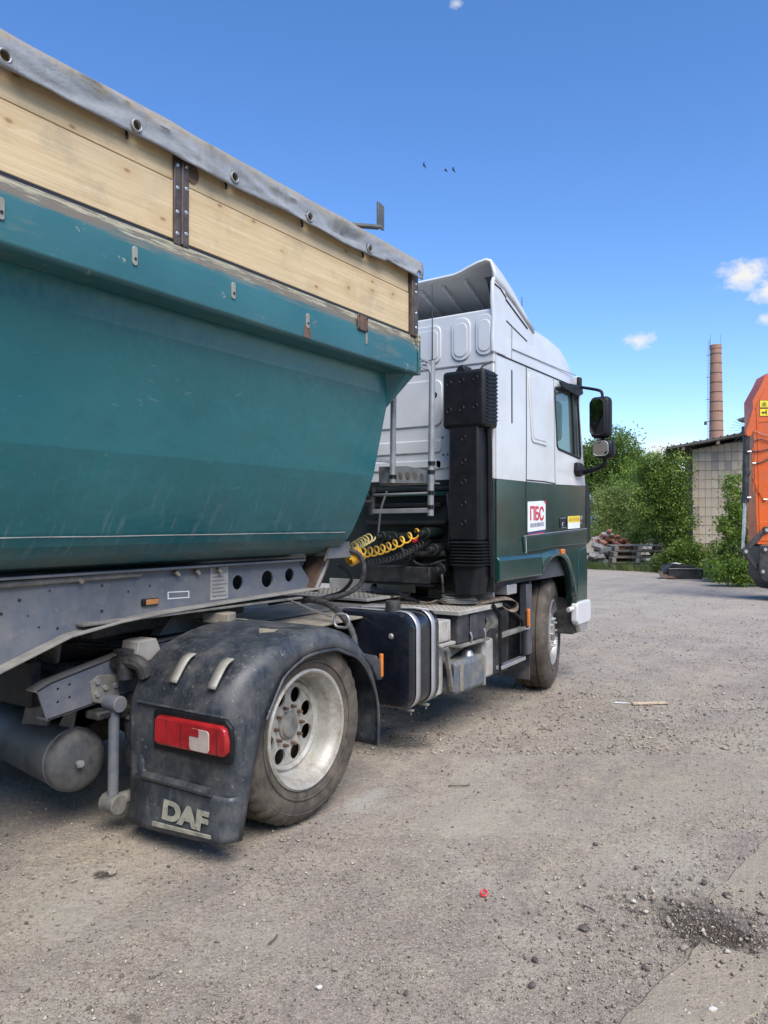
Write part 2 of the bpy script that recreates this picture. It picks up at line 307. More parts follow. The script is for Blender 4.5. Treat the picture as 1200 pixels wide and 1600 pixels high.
class MB:
    def __init__(s): s.v = []; s.f = []
    def add(s, v, f):
        o = len(s.v); s.v += [tuple(p) for p in v]; s.f += [tuple(i + o for i in q) for q in f]; return s
    def box(s, x0, x1, y0, y1, z0, z1):
        return s.add([(x0, y0, z0), (x1, y0, z0), (x1, y1, z0), (x0, y1, z0), (x0, y0, z1), (x1, y0, z1), (x1, y1, z1), (x0, y1, z1)],
                     [(0, 3, 2, 1), (4, 5, 6, 7), (0, 1, 5, 4), (1, 2, 6, 5), (2, 3, 7, 6), (3, 0, 4, 7)])
    def beam(s, p0, p1, w, h, up=(0, 0, 1)):
        p0, p1 = Vector(p0), Vector(p1); d = (p1 - p0).normalized(); u = Vector(up); sd = d.cross(u).normalized(); u = sd.cross(d)
        v = [p + sd * a * w / 2 + u * b * h / 2 for p in (p0, p1) for a, b in ((-1, -1), (1, -1), (1, 1), (-1, 1))]
        return s.add(v, [(0, 1, 2, 3), (7, 6, 5, 4), (0, 4, 5, 1), (1, 5, 6, 2), (2, 6, 7, 3), (3, 7, 4, 0)])
    def prism(s, poly, axis, a, b, holes=()):
        """poly in the plane across `axis`: X -> (y, z), Y -> (x, z), Z -> (x, y)"""
        def P(p, t): return {'X': (t, p[0], p[1]), 'Y': (p[0], t, p[1]), 'Z': (p[0], p[1], t)}[axis]
        loops = [list(poly)] + [list(h) for h in holes]
        flat = [p for l in loops for p in l]; n = len(flat)
        tris = tessellate_polygon([[Vector((p[0], p[1], 0)) for p in l] for l in loops]) if holes else [tuple(range(len(poly)))]
        v = [P(p, a) for p in flat] + [P(p, b) for p in flat]
        f = [tuple(t) for t in tris] + [tuple(i + n for i in reversed(t)) for t in tris]
        o = 0
        for l in loops:
            m = len(l)
            for i in range(m): j = (i + 1) % m; f.append((o + i, o + i + n, o + j + n, o + j))
            o += m
        return s.add(v, f)
    def cyl(s, p0, p1, r, r2=None, n=16, caps=True):
        p0, p1 = Vector(p0), Vector(p1); d = (p1 - p0).normalized(); a = d.orthogonal().normalized(); b = d.cross(a); r2 = r if r2 is None else r2
        v = [p + (a * math.cos(t) + b * math.sin(t)) * q for p, q in ((p0, r), (p1, r2)) for t in [2 * math.pi * i / n for i in range(n)]]
        f = [(i, (i + 1) % n, n + (i + 1) % n, n + i) for i in range(n)]
        if caps: f += [tuple(reversed(range(n))), tuple(range(n, 2 * n))]
        return s.add(v, f)
    def tube(s, path, r, n=8, closed=False):
        P = [Vector(p) for p in path]; m = len(P); v = []; f = []; up = None
        rr = r if isinstance(r, (list, tuple)) else [r] * m
        for i, p in enumerate(P):
            d = (P[(i + 1) % m] - P[i - 1]) if closed else (P[min(i + 1, m - 1)] - P[max(i - 1, 0)])
            d.normalize()
            up = d.orthogonal().normalized() if up is None else (up - d * up.dot(d)).normalized()
            b = d.cross(up)
            v += [p + (up * math.cos(t) + b * math.sin(t)) * rr[i] for t in [2 * math.pi * k / n for k in range(n)]]
        for i in range(m if closed else m - 1):
            j = (i + 1) % m
            f += [(i * n + k, i * n + (k + 1) % n, j * n + (k + 1) % n, j * n + k) for k in range(n)]
        if not closed: f += [tuple(reversed(range(n))), tuple(range((m - 1) * n, m * n))]
        return s.add(v, f)
    def lathe(s, prof, c, axis=(0, 0, 1), n=32, closed=False):
        c = Vector(c); d = Vector(axis).normalized(); a = d.orthogonal().normalized(); b = d.cross(a); m = len(prof)
        v = [c + d * h + (a * math.cos(t) + b * math.sin(t)) * r for r, h in prof for t in [2 * math.pi * i / n for i in range(n)]]
        f = [(j * n + i, j * n + (i + 1) % n, (j + 1) % m * n + (i + 1) % n, (j + 1) % m * n + i) for j in range(m if closed else m - 1) for i in range(n)]
        return s.add(v, f)
    def loft(s, secs, closed=False, caps=False):
        n = len(secs[0]); v = [p for q in secs for p in q]; f = []
        for j in range(len(secs) - 1):
            for i in range(n if closed else n - 1):
                k = (i + 1) % n; f.append((j * n + i, j * n + k, (j + 1) * n + k, (j + 1) * n + i))
        if caps: f += [tuple(reversed(range(n))), tuple(range((len(secs) - 1) * n, len(secs) * n))]
        return s.add(v, f)
    def mesh(s, name, mat, off=(0, 0, 0), smooth=35):
        off = Vector(off); me = bpy.data.meshes.new(name); me.from_pydata([tuple(Vector(p) - off) for p in s.v], [], s.f)
        bm = bmesh.new(); bm.from_mesh(me); bmesh.ops.remove_doubles(bm, verts=bm.verts, dist=1e-5); bmesh.ops.recalc_face_normals(bm, faces=bm.faces); bm.to_mesh(me); bm.free()
        if smooth:
            me.polygons.foreach_set('use_smooth', [True] * len(me.polygons)); me.set_sharp_from_angle(angle=R(smooth))
        me.materials.append(mat); return me
    def build(s, name, mat, parent=None, bevel=0, seg=2, smooth=35, solid=0, label=None, loc=None):
        off = OFF.get(parent, Vector()) if parent else Vector()
        o = bpy.data.objects.new(name, s.mesh(name, mat, off, smooth)); COL.objects.link(o)
        if parent: o.parent = parent; OFF[o] = off
        if solid: m = o.modifiers.new('solid', 'SOLIDIFY'); m.thickness = solid; m.offset = 0
        if bevel: m = o.modifiers.new('bevel', 'BEVEL'); m.width = bevel; m.segments = seg; m.limit_method = 'ANGLE'; m.angle_limit = R(40); m.harden_normals = False
        if label: o['label'] = label
        if loc: o.location = loc
        return o
def inst(name, me, parent, loc, rot=(0, 0, 0), scale=(1, 1, 1)):
    o = bpy.data.objects.new(name, me); COL.objects.link(o); o.parent = parent
    o.location = Vector(loc) - (OFF.get(parent, Vector()) if parent else Vector()); o.rotation_euler = rot; o.scale = scale; return o
def text(name, body, size, mat, parent, loc, rot, extrude=.0015, sx=1, spacing=1, bold=0.0):
    cu = bpy.data.curves.new(name, 'FONT'); cu.body = body; cu.size = size; cu.extrude = extrude; cu.align_x = 'CENTER'; cu.align_y = 'CENTER'; cu.space_character = spacing; cu.offset = bold
    t = bpy.data.objects.new('tmp_text', cu); COL.objects.link(t); dg = bpy.context.evaluated_depsgraph_get()
    me = bpy.data.meshes.new_from_object(t.evaluated_get(dg)); bpy.data.objects.remove(t); me.name = name; me.materials.clear(); me.materials.append(mat)
    return inst(name, me, parent, loc, rot, (sx, 1, 1))
def spline(pts, n=10):
    P = [Vector(p) for p in pts]; P = [P[0] * 2 - P[1]] + P + [P[-1] * 2 - P[-2]]; out = []
    for i in range(1, len(P) - 2):
        a, b, c, d = P[i - 1:i + 3]
        for k in range(n):
            t = k / n; out.append(.5 * ((2 * b) + (c - a) * t + (2 * a - 5 * b + 4 * c - d) * t * t + (3 * b - a - 3 * c + d) * t ** 3))
    return out + [P[-2]]
def helix(path, rad, turns, n=14, grow=None):
    P = spline(path, 12); out = []; N = int(turns * n)
    for i in range(N + 1):
        t = i / N * (len(P) - 1); k = min(int(t), len(P) - 2); p = P[k].lerp(P[k + 1], t - k); d = (P[k + 1] - P[k]).normalized()
        a = d.cross(Vector((0, 0, 1))).normalized(); b = a.cross(d); th = 2 * math.pi * i / n; r = rad * (grow(i / N) if grow else 1)
        out.append(p + (a * math.cos(th) + b * math.sin(th)) * r)
    return out
def fast_mesh(name, v, f, mat):
    v = np.asarray(v, 'f4'); f = np.asarray(f, 'i4'); k = f.shape[1]; me = bpy.data.meshes.new(name)
    me.vertices.add(len(v)); me.vertices.foreach_set('co', v.ravel()); me.loops.add(f.size); me.loops.foreach_set('vertex_index', f.ravel())
    me.polygons.add(len(f)); me.polygons.foreach_set('loop_start', np.arange(0, f.size, k, dtype='i4')); me.update(calc_edges=True); me.materials.append(mat); return me

# ------------------------------------------------------------------ ground
s = NB('yard_ground'); x, y, z = s.xyz()
big = s.noise(.7, 7, .65, dist=.4); mid = s.noise(2.4, 7, .65); fine = s.noise(38, 6, .7); grit = s.noise(140, 3, .7); grit2 = s.noise(75, 4, .75)
c = s.mix(s.ramp(big, .38, .60), (0.313, 0.258, 0.215), (0.383, 0.318, 0.234))
c = s.mix(s.math('MULTIPLY', s.ramp(mid, .48, .62), .55), c, (0.445, 0.387, 0.280))
c = s.mix(s.math('MULTIPLY', s.ramp(s.noise(1.3, 7, .7, dist=.5), .50, .62), .60), c, (0.252, 0.204, 0.178))
c = s.mix(s.math('MULTIPLY', s.ramp(fine, .42, .62), .45), c, (0.181, 0.146, 0.119))
c = s.mix(s.math('MULTIPLY', s.ramp(grit, .56, .62), .65), c, (0.613, 0.566, 0.497)); c = s.mix(s.math('MULTIPLY', s.ramp(grit2, .57, .63), .65), c, (0.098, 0.082, 0.072))
far = s.math('MULTIPLY', s.math('SUBTRACT', y, 6), .12, clamp=True)
c = s.mix(s.math('MULTIPLY', s.ramp(s.noise(9, 7, .75), .50, .60), .35), c, (0.179, 0.152, 0.129)); c = s.mix(s.math('MULTIPLY', s.ramp(s.noise(17, 6, .75), .58, .66), .35), c, (0.463, 0.428, 0.372)); c = s.mix(s.math('MULTIPLY', far, .35), c, s.mix(s.ramp(s.noise(.9, 7, .7, sc=(1, 2.5, 1)), .35, .65), (0.348, 0.318, 0.280), (0.432, 0.393, 0.341)))
c = s.mix(s.math('MULTIPLY', s.ramp(s.noise(1, 6, .65, sc=(2.6, .22, 1)), .50, .62), .30), c, (0.199, 0.178, 0.163)); c = s.mix(s.math('MULTIPLY', s.ramp(s.noise(.9, 7, .7, dist=.8), .49, .60), .50), c, (0.388, 0.350, 0.287))
def spot(cx, cy, rx, ry, a=0):
    dx = s.math('SUBTRACT', x, cx); dy = s.math('SUBTRACT', y, cy)
    u = s.math('ADD', s.math('MULTIPLY', dx, math.cos(a)), s.math('MULTIPLY', dy, math.sin(a))); w = s.math('SUBTRACT', s.math('MULTIPLY', dy, math.cos(a)), s.math('MULTIPLY', dx, math.sin(a)))
    u = s.math('DIVIDE', u, rx); w = s.math('DIVIDE', w, ry)
    r = s.math('SQRT', s.math('ADD', s.math('MULTIPLY', u, u), s.math('MULTIPLY', w, w)))
    return s.math('MULTIPLY', s.math('ADD', s.math('SUBTRACT', 1.0, r), s.math('MULTIPLY', s.math('SUBTRACT', mid, .5), 1.6)), 2.2, clamp=True)
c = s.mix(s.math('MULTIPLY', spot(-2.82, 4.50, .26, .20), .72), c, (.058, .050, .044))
c = s.mix(s.math('MULTIPLY', spot(-.60, 3.08, .24, .20), .7), c, (.06, .05, .042))
c = s.mix(s.math('MULTIPLY', spot(-2.38, 3.45, .10, .34, .1), .55), c, (.42, .40, .35))
c = s.mix(s.math('MULTIPLY', spot(-1.0, 4.6, .5, .6), .35), c, (.30, .26, .18)); c = s.mix(s.math('MULTIPLY', spot(-2.1, 6.2, .5, .9), .35), c, (.30, .26, .19))
c = s.mix(s.math('MULTIPLY', spot(-2.83, 2.10, .055, .04), .9), c, (.045, .038, .034)); c = s.mix(s.math('MULTIPLY', spot(-1.43, 1.72, .04, .03), .6), c, (.08, .068, .06)); c = s.mix(s.math('MULTIPLY', spot(-1.93, 1.55, .04, .025), .6), c, (.08, .068, .06))
c = s.mix(s.math('MULTIPLY', s.ramp(s.noise(52, 5, .8), .56, .62), .42), c, (.12, .105, .09)); c = s.mix(s.math('MULTIPLY', s.ramp(s.noise(47, 5, .8, sc=(1.1, 1, 1)), .57, .63), .42), c, (.47, .435, .375))
nb = s.bump(s.math('ADD', fine, s.math('MULTIPLY', grit2, .6)), .75, .014); nb = s.bump(mid, .5, .05, nb)
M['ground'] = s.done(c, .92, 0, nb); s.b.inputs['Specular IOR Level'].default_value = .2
def ground_z(x, y): return 0.0
NX = 120
gx = np.concatenate([np.linspace(-14, 10, NX), [40, 150, 900]]); gx = np.concatenate([[-900, -150, -40], gx]); gy = np.concatenate([[-300, -40], np.linspace(-6, 30, 150), [60, 200, 1600]])
V = []; 
for yy in gy:
    for xx in gx:
        d = math.hypot(xx, yy); amp = .012 if d < 20 else 0
        h = (noise.noise(Vector((xx * .9, yy * .9, 0))) * .8 + noise.noise(Vector((xx * 3, yy * 3, 2))) * .35) * amp
        if -5.2 < xx < -2.2 and 2.2 < yy < 7.6: h *= .3
        V.append((xx, yy, h - .006))
nx = len(gx); Fq = [(j * nx + i, j * nx + i + 1, (j + 1) * nx + i + 1, (j + 1) * nx + i) for j in range(len(gy) - 1) for i in range(nx - 1)]
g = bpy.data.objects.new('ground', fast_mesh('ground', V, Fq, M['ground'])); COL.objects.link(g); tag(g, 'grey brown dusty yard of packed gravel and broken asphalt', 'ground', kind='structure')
g.data.polygons.foreach_set('use_smooth', [True] * len(g.data.polygons))
s = NB('pebbles'); gi = s.n('ShaderNodeNewGeometry'); rp = s.n('ShaderNodeValToRGB'); s.l(gi.outputs['Random Per Island'], rp.inputs[0])
e = rp.color_ramp.elements; e[0].color = (.09, .076, .066, 1); e[1].color = (.47, .43, .36, 1); k = e.new(.3); k.color = (.25, .21, .17, 1); k = e.new(.8); k.color = (.36, .31, .245, 1)
M['pebble'] = s.done(rp.outputs[0], .9); s.b.inputs['Specular IOR Level'].default_value = .2
rng = np.random.default_rng(3)
def pebbles(name, n, region, size, label, seed=0, cat='gravel'):
    base = np.array([(1, 0, 0), (0, 1, 0), (-1, 0, 0), (0, -1, 0), (0, 0, 1), (0, 0, -.6)], 'f4'); tri = np.array([(0, 1, 4), (1, 2, 4), (2, 3, 4), (3, 0, 4), (1, 0, 5), (2, 1, 5), (3, 2, 5), (0, 3, 5)], 'i4')
    P = region(n); n = len(P); r = size(n); a = rng.uniform(0, 6.28, n); sq = rng.uniform(.45, .9, n)
    v = base[None] * (1 + rng.uniform(-.35, .35, (n, 6, 1))); v = v * r[:, None, None] * np.stack([np.ones(n), sq, rng.uniform(.4, .75, n)], 1)[:, None, :]
    x = v[..., 0] * np.cos(a)[:, None] - v[..., 1] * np.sin(a)[:, None]; y = v[..., 0] * np.sin(a)[:, None] + v[..., 1] * np.cos(a)[:, None]
    V = np.stack([x + P[:, 0:1], y + P[:, 1:2], v[..., 2] + r[:, None] * .15 + P[:, 2:3] - .002], -1).reshape(-1, 3)
    F = (tri[None] + (np.arange(n) * 6)[:, None, None]).reshape(-1, 3)
    o = bpy.data.objects.new(name, fast_mesh(name, V, F, M['pebble'])); COL.objects.link(o); tag(o, label, cat, kind='stuff'); return o
def reg_view(n):
    d = 1.9 * (13. / 1.9) ** rng.uniform(0, 1, n) ** 1.0; t = rng.uniform(-.60, .60, n)
    x = d * (-math.sin(YAW) + math.cos(YAW) * t); y = d * (math.cos(YAW) + math.sin(YAW) * t)
    cl = np.array([noise.noise(Vector((a * 1.3, b * 1.3, 5))) + .5 * noise.noise(Vector((a * 4, b * 4, 9))) for a, b in zip(x, y)]); keep = rng.uniform(-.9, .75, n) < cl
    return np.stack([x, y, np.zeros(n)], 1)[keep]
pebbles('gravel', 210000, reg_view, lambda n: .0018 + .0030 * rng.pareto(3.6, n).clip(0, 3.0), 'fine loose gravel scattered over the whole yard')
def reg_mid(n):
    d = 5.0 * (17. / 5.0) ** rng.uniform(0, 1, n); t = rng.uniform(-.1, .60, n)
    x = d * (-math.sin(YAW) + math.cos(YAW) * t); y = d * (math.cos(YAW) + math.sin(YAW) * t)
    cl = np.array([noise.noise(Vector((a * .8, b * .8, 15))) + .6 * noise.noise(Vector((a * 2.6, b * 2.6, 19))) for a, b in zip(x, y)]); keep = rng.uniform(-.7, .6, n) < cl
    return np.stack([x, y, np.zeros(n)], 1)[keep]
pebbles('gravel', 60000, reg_mid, lambda n: .0045 + .0055 * rng.pareto(3.4, n).clip(0, 2.5), 'coarser loose grit strewn over the middle of the yard')
def reg_oil(n):
    p = rng.normal(0, 1, (n, 2)) * (.20, .20) + (-.66, 3.14); return np.concatenate([p, np.full((n, 1), .006)], 1)
pebbles('gravel', 1100, reg_oil, lambda n: .003 + .0045 * rng.pareto(2.6, n).clip(0, 3), 'coarser dark chippings heaped at the end of the concrete strip')
M['slab'] = M['ground'].copy(); M['slab'].name = 'concrete_strip'; t_ = M['slab'].node_tree; b_ = [n for n in t_.nodes if n.type == 'BSDF_PRINCIPLED'][0]
l_ = b_.inputs['Base Color'].links[0]; src = l_.from_socket; mxn = t_.nodes.new('ShaderNodeMixRGB'); mxn.inputs[0].default_value = .38; mxn.inputs[2].default_value = (.36, .305, .215, 1); t_.links.new(src, mxn.inputs[1]); t_.links.new(mxn.outputs[0], b_.inputs['Base Color'])
# concrete strip flush with the yard, lower right
for (y0, y1, xa, xb, lab) in ((1.75, 2.95, -.80, -.52, 'tan concrete strip nearest the camera at lower right, below the dark soil'), (3.28, 4.15, -.62, -.10, 'tan concrete slab beyond the dark soil at the right edge')):
    m = MB(); sl = (.19 if y0 < 3 else .14); N = 16
    L = [(xa + (y - y0) * sl + random.uniform(-.012, .012), y) for y in np.linspace(y0, y1, N)]; Q = [(xb + (y - y0) * sl + random.uniform(-.012, .012), y) for y in np.linspace(y1, y0, N)]
    m.prism(L + Q, 'Z', -.05, .0005); o = m.build('concrete_slab', M['slab'], None, .006); tag(o, lab, 'slab', 'concrete slabs in the yard', kind='structure')
def reg_soil(n):
    p = rng.normal(0, 1, (n, 2)) * (.085, .075) + (-.55, 3.03); k = np.array([noise.noise(Vector((a * 9, b * 9, 1))) for a, b in p]) > rng.uniform(-.6, .3, n); p = p[k]
    r2 = ((p[:, 0] + .58) / .16) ** 2 + ((p[:, 1] - 3.05) / .14) ** 2; return np.concatenate([p, (.006 * np.exp(-r2) * rng.uniform(.2, 1, len(p)))[:, None]], 1)
MP = M['pebble']; M['pebble'] = M['dirtsoil']
pebbles('soil_heap', 3000, reg_soil, lambda n: .0020 + .0026 * rng.pareto(3.0, n).clip(0, 3), 'low spread of dark crumbly soil over the concrete strip', cat='soil')
M['pebble'] = MP
# ------------------------------------------------------------------ tipper trailer
XS = -2.44                      # outer right side of trailer and truck
CX = -3.69                      # centre line
T = thing('tipper_trailer', 'teal steel tipper semitrailer with raw wooden side boards and grey tarp', 'trailer', (CX, 1.0, 0))
YB, YF = -3.6, 4.0
half = [(-2.585, 2.44), (-2.60, 2.30), (-2.66, 2.04), (-2.716, 1.797), (-2.757, 1.69), (-2.80, 1.595), (-2.842, 1.515), (-2.876, 1.455), (-2.915, 1.40), (-2.97, 1.352), (-3.05, 1.31), (-3.25, 1.268), (-3.69, 1.255)]
ring = half + [(2 * CX - x, z) for x, z in reversed(half[:-1])]
m = MB(); ys = list(np.linspace(YB, YF, 27)); m.loft([[(x, y, z) for x, z in ring] for y in ys])
m.add([(x, YF, z) for x, z in ring], [tuple(range(len(ring)))]); m.add([(x, YB, z) for x, z in ring], [tuple(range(len(ring)))])
m.build('tub', M['tub'], T, .004, 2, 5)
m = MB(); m.tube([(-2.886, y, 1.441 + .0022 * noise.noise(Vector((0, y * 3, 0)))) for y in np.linspace(YB, 3.93, 70)], .0028, 5); m.build('weld_bead', M['greybox'], T, label='thin whitish weld line along the tub')
# gusset at the front upper corner
m = MB(); m.add([(-2.455, 4.085, 2.43), (-2.60, 4.0, 2.42), (-2.625, 4.002, 2.215), (-2.455, 3.99, 2.43), (-2.60, 3.93, 2.42)], [(0, 1, 2), (3, 2, 4), (0, 2, 3), (0, 3, 4, 1), (1, 4, 2)]); m.build('corner_gusset', M['tub'], T)
for side in (1, -1):
    def mx(x): return x if side == 1 else 2 * CX - x
    m = MB(); m.prism([(mx(a), b) for a, b in [(-2.44, 2.428), (-2.44, 2.575), (-2.447, 2.588), (-2.462, 2.655), (-2.475, 2.664), (-2.60, 2.664), (-2.60, 2.44), (-2.575, 2.415), (-2.455, 2.415)]], 'Y', YB, 4.075); m.build('top_rail', M['rail'], T, .006, 2, 30)
m = MB(); m.box(2 * CX + 2.60, -2.60, 4.0, 4.07, 2.43, 2.66); m.build('front_rail', M['rail'], T, .006)
m = MB(); m.box(-2.475, -2.432, 4.078, 4.105, 2.418, 2.668); o = m.build('rail_end_cap', M['rail'], T, .004)
dot = MB().cyl((0, 0, 0), (.003, 0, 0), .0055, n=8).mesh('bolt', M['ink_dark'])
for z in (2.46, 2.52, 2.57, 2.62): inst('bolt', dot, T, (-2.4335, 4.092, z))
# worn fittings on the rail face
for y, z in ((1.405, 2.535), (1.942, 2.535), (2.477, 2.535), (3.0, 2.515)):
    m = MB(); m.prism(rrect(.024, .075, .011, 4, y, z), 'X', XS - .002, XS + .006); o = m.build('hook_plate', M['clip'], T, .002)
    m = MB(); m.cyl((XS + .004, y, z - .012), (XS + .009, y, z - .012), .006, n=8); m.build('pin', M['ink_dark'], o)
m = MB(); m.prism([(2.978, 2.492), (3.02, 2.49), (3.028, 2.43), (2.972, 2.43)], 'X', XS, XS + .003); m.build('rust_patch', M['rust'], T)
m = MB(); m.box(XS, XS + .010, 3.43, 3.525, 2.565, 2.65); m.build('lock_plate', M['rust'], T, .004)
for y, z in ((3.44, 2.575), (3.515, 2.575), (3.44, 2.64), (3.515, 2.64)): inst('bolt', dot, T, (XS + .0105, y, z))
m = MB(); m.box(XS, XS + .004, 3.512, 3.528, 2.50, 2.565); m.build('lock_tail', M['clip'], T)
# boards
for side in (1, -1):
    def mx(a, b): return (a, b) if side == 1 else (2 * CX - b, 2 * CX - a)
    k = 0
    for y0, y1 in ((YB, 2.160), (2.232, 4.022)):
        for z0, z1 in ((2.676, 2.918), (2.922, 3.118)):
            a, b = mx(-2.512, -2.470 if z0 < 2.8 else -2.472); m = MB(); m.box(a, b, y0, y1, z0, z1); m.build('board', WOODS[k % 4], T, .003); k += 1
a = 2 * CX + 2.5
for z0, z1 in ((2.676, 2.918), (2.922, 3.118)): m = MB(); m.box(a, -2.515, 3.985, 4.02, z0, z1); m.build('board', WOODS[2], T, .003)
m = MB(); m.box(-2.53, -2.474, YB, 4.02, 2.664, 2.676); m.build('board_seat', M['ink_dark'], T)
m = MB()
for y0, y1 in ((2.156, 2.192), (2.199, 2.236)): m.box(-2.470, -2.458, y0, y1, 2.655, 3.05)
m.box(-2.470, -2.464, 2.185, 2.21, 2.657, 3.05); h = m.build('hinge', M['hinge'], T, .003)
m = MB(); m.cyl((-2.456, 2.196, 2.66), (-2.456, 2.196, 3.05), .006, n=8); m.build('hinge_pin', M['hinge'], h)
bolt = MB().lathe([(0, .006), (.006, .005), (.009, 0)], (0, 0, 0), (1, 0, 0), 10).mesh('bolt', M['alu'])
for y in (2.172, 2.22):
    for z in (2.70, 2.79, 2.89, 2.985): inst('bolt', bolt, h, (-2.458, y, z + (.012 if y > 2.2 else 0)))
m = MB(); m.prism(circ(2.262, 2.985, .036, 14, .042), 'X', -2.471, -2.466); m.build('rust_disc', M['rust'], T)
m = MB(); m.box(-2.49, -2.444, 4.026, 4.052, 2.655, 3.12); m.box(-2.49, -2.444, 4.056, 4.095, 2.655, 3.12); o = m.build('end_post', M['hinge'], T, .004)
for z in (2.71, 2.80, 2.93, 2.98): inst('bolt', bolt, o, (-2.445, 4.07, z))
# tarp: slack sheet folded over the top edge
def tarp_off(y, t):
    n = noise.noise(Vector((y * 1.7, t * 1.5, 1))) + .6 * noise.noise(Vector((y * 5, t * 3, 4)))
    sag = 0
    for c, wd, am in ((1.75, .16, .03), (3.30, .18, .045), (2.75, .12, .015), (.9, .2, .03)): sag += am * math.exp(-((y - c) / wd) ** 2)
    return n, sag
sec0 = [(-2.80, 3.125), (-2.68, 3.133), (-2.58, 3.142), (-2.51, 3.147), (-2.468, 3.145), (-2.448, 3.138), (-2.437, 3.126), (-2.432, 3.112), (-2.430, 3.098), (-2.428, 3.084), (-2.427, 3.070), (-2.426, 3.056), (-2.426, 3.042), (-2.426, 3.028), (-2.427, 3.014), (-2.428, 3.002)]
secs = []
for y in np.linspace(YB, 4.115, 320):
    q = []
    for i, (x, z) in enumerate(sec0):
        t = i / (len(sec0) - 1); n, sag = tarp_off(y, t); w = math.sin(math.pi * min(1, t * 1.1)) if t < .9 else .6
        fold = sag * math.exp(-((t - .68) / .16) ** 2)
        edge = .010 * noise.noise(Vector((y * 2.3, 7, 0))) * (t > .55) + (.016 * (y > 3.7)) * (t > .8)
        cr_ = (.011 * max(0, 1 - 3.2 * abs(noise.noise(Vector((y * 2.1 + z * 9, z * 5 - y * .8, 11))))) ** 1.5 - .007 * max(0, 1 - 4 * abs(noise.noise(Vector((y * 3.7 - z * 12, z * 4, 23))))) ** 1.5) * (t > .35); q.append((x + .007 * n * w - fold * .7 + cr_, y, z + .010 * n * (1 - t) * (t < .6) + edge - fold * .3))
    secs.append(q)
m = MB(); m.loft(secs); tarp = m.build('tarp', M['tarp'], T, 0, 2, 60, solid=.005)
cut = MB()
EY = [-1.26, -.73, -.19, .34, .873, 1.405, 1.936, 2.468, 2.997, 3.53, 4.061]
for y in EY: cut.cyl((-2.47 if y < 4 else -2.60, y, 3.037), (-2.30, y, 3.037), .0195, n=18)
co = cut.build('cutter', M['tarp'], T); bo = tarp.modifiers.new('holes', 'BOOLEAN'); bo.object = co; bo.operation = 'DIFFERENCE'; bo.solver = 'EXACT'; bo.use_self = True; bo.use_hole_tolerant = True
bpy.context.view_layer.update(); dg = bpy.context.evaluated_depsgraph_get(); me = bpy.data.meshes.new_from_object(tarp.evaluated_get(dg)); tarp.modifiers.remove(tarp.modifiers['holes'])
if len(me.polygons) > 3000: tarp.modifiers.clear(); tarp.data = me
bpy.data.objects.remove(co)
ey = MB().lathe([(.0178, -.005), (.0185, .003), (.021, .0045), (.0245, .003), (.026, -.001)], (0, 0, 0), (1, 0, 0), 20).mesh('eyelet', M['greysteel'])
hk = MB().tube([(0, 0, .03), (.004, 0, -.005), (.008, 0, -.022), (.002, .004, -.03)], .006, 6).mesh('tarp_pin', M['ink_dark'])
for y in EY:
    inst('eyelet', ey, tarp, (-2.4215, y, 3.037))
    if y < 4: inst('tarp_pin', hk, T, (-2.462, y - .02, 3.018))
m = MB(); m.box(-2.4695, -2.4685, YB, 4.0, 3.02, 3.04)
# bent bracket standing out of the tarp
m = MB(); m.beam((-2.56, 3.44, 3.175), (-2.44, 3.655, 3.20), .044, .016); m.build('bracket', M['darkbracket'], T, .002)
m = MB(); m.prism([(3.636, 3.195), (3.700, 3.195), (3.700, 3.335), (3.636, 3.345)], 'X', -2.449, -2.437); m.build('bracket', M['darkbracket'], T, .002)
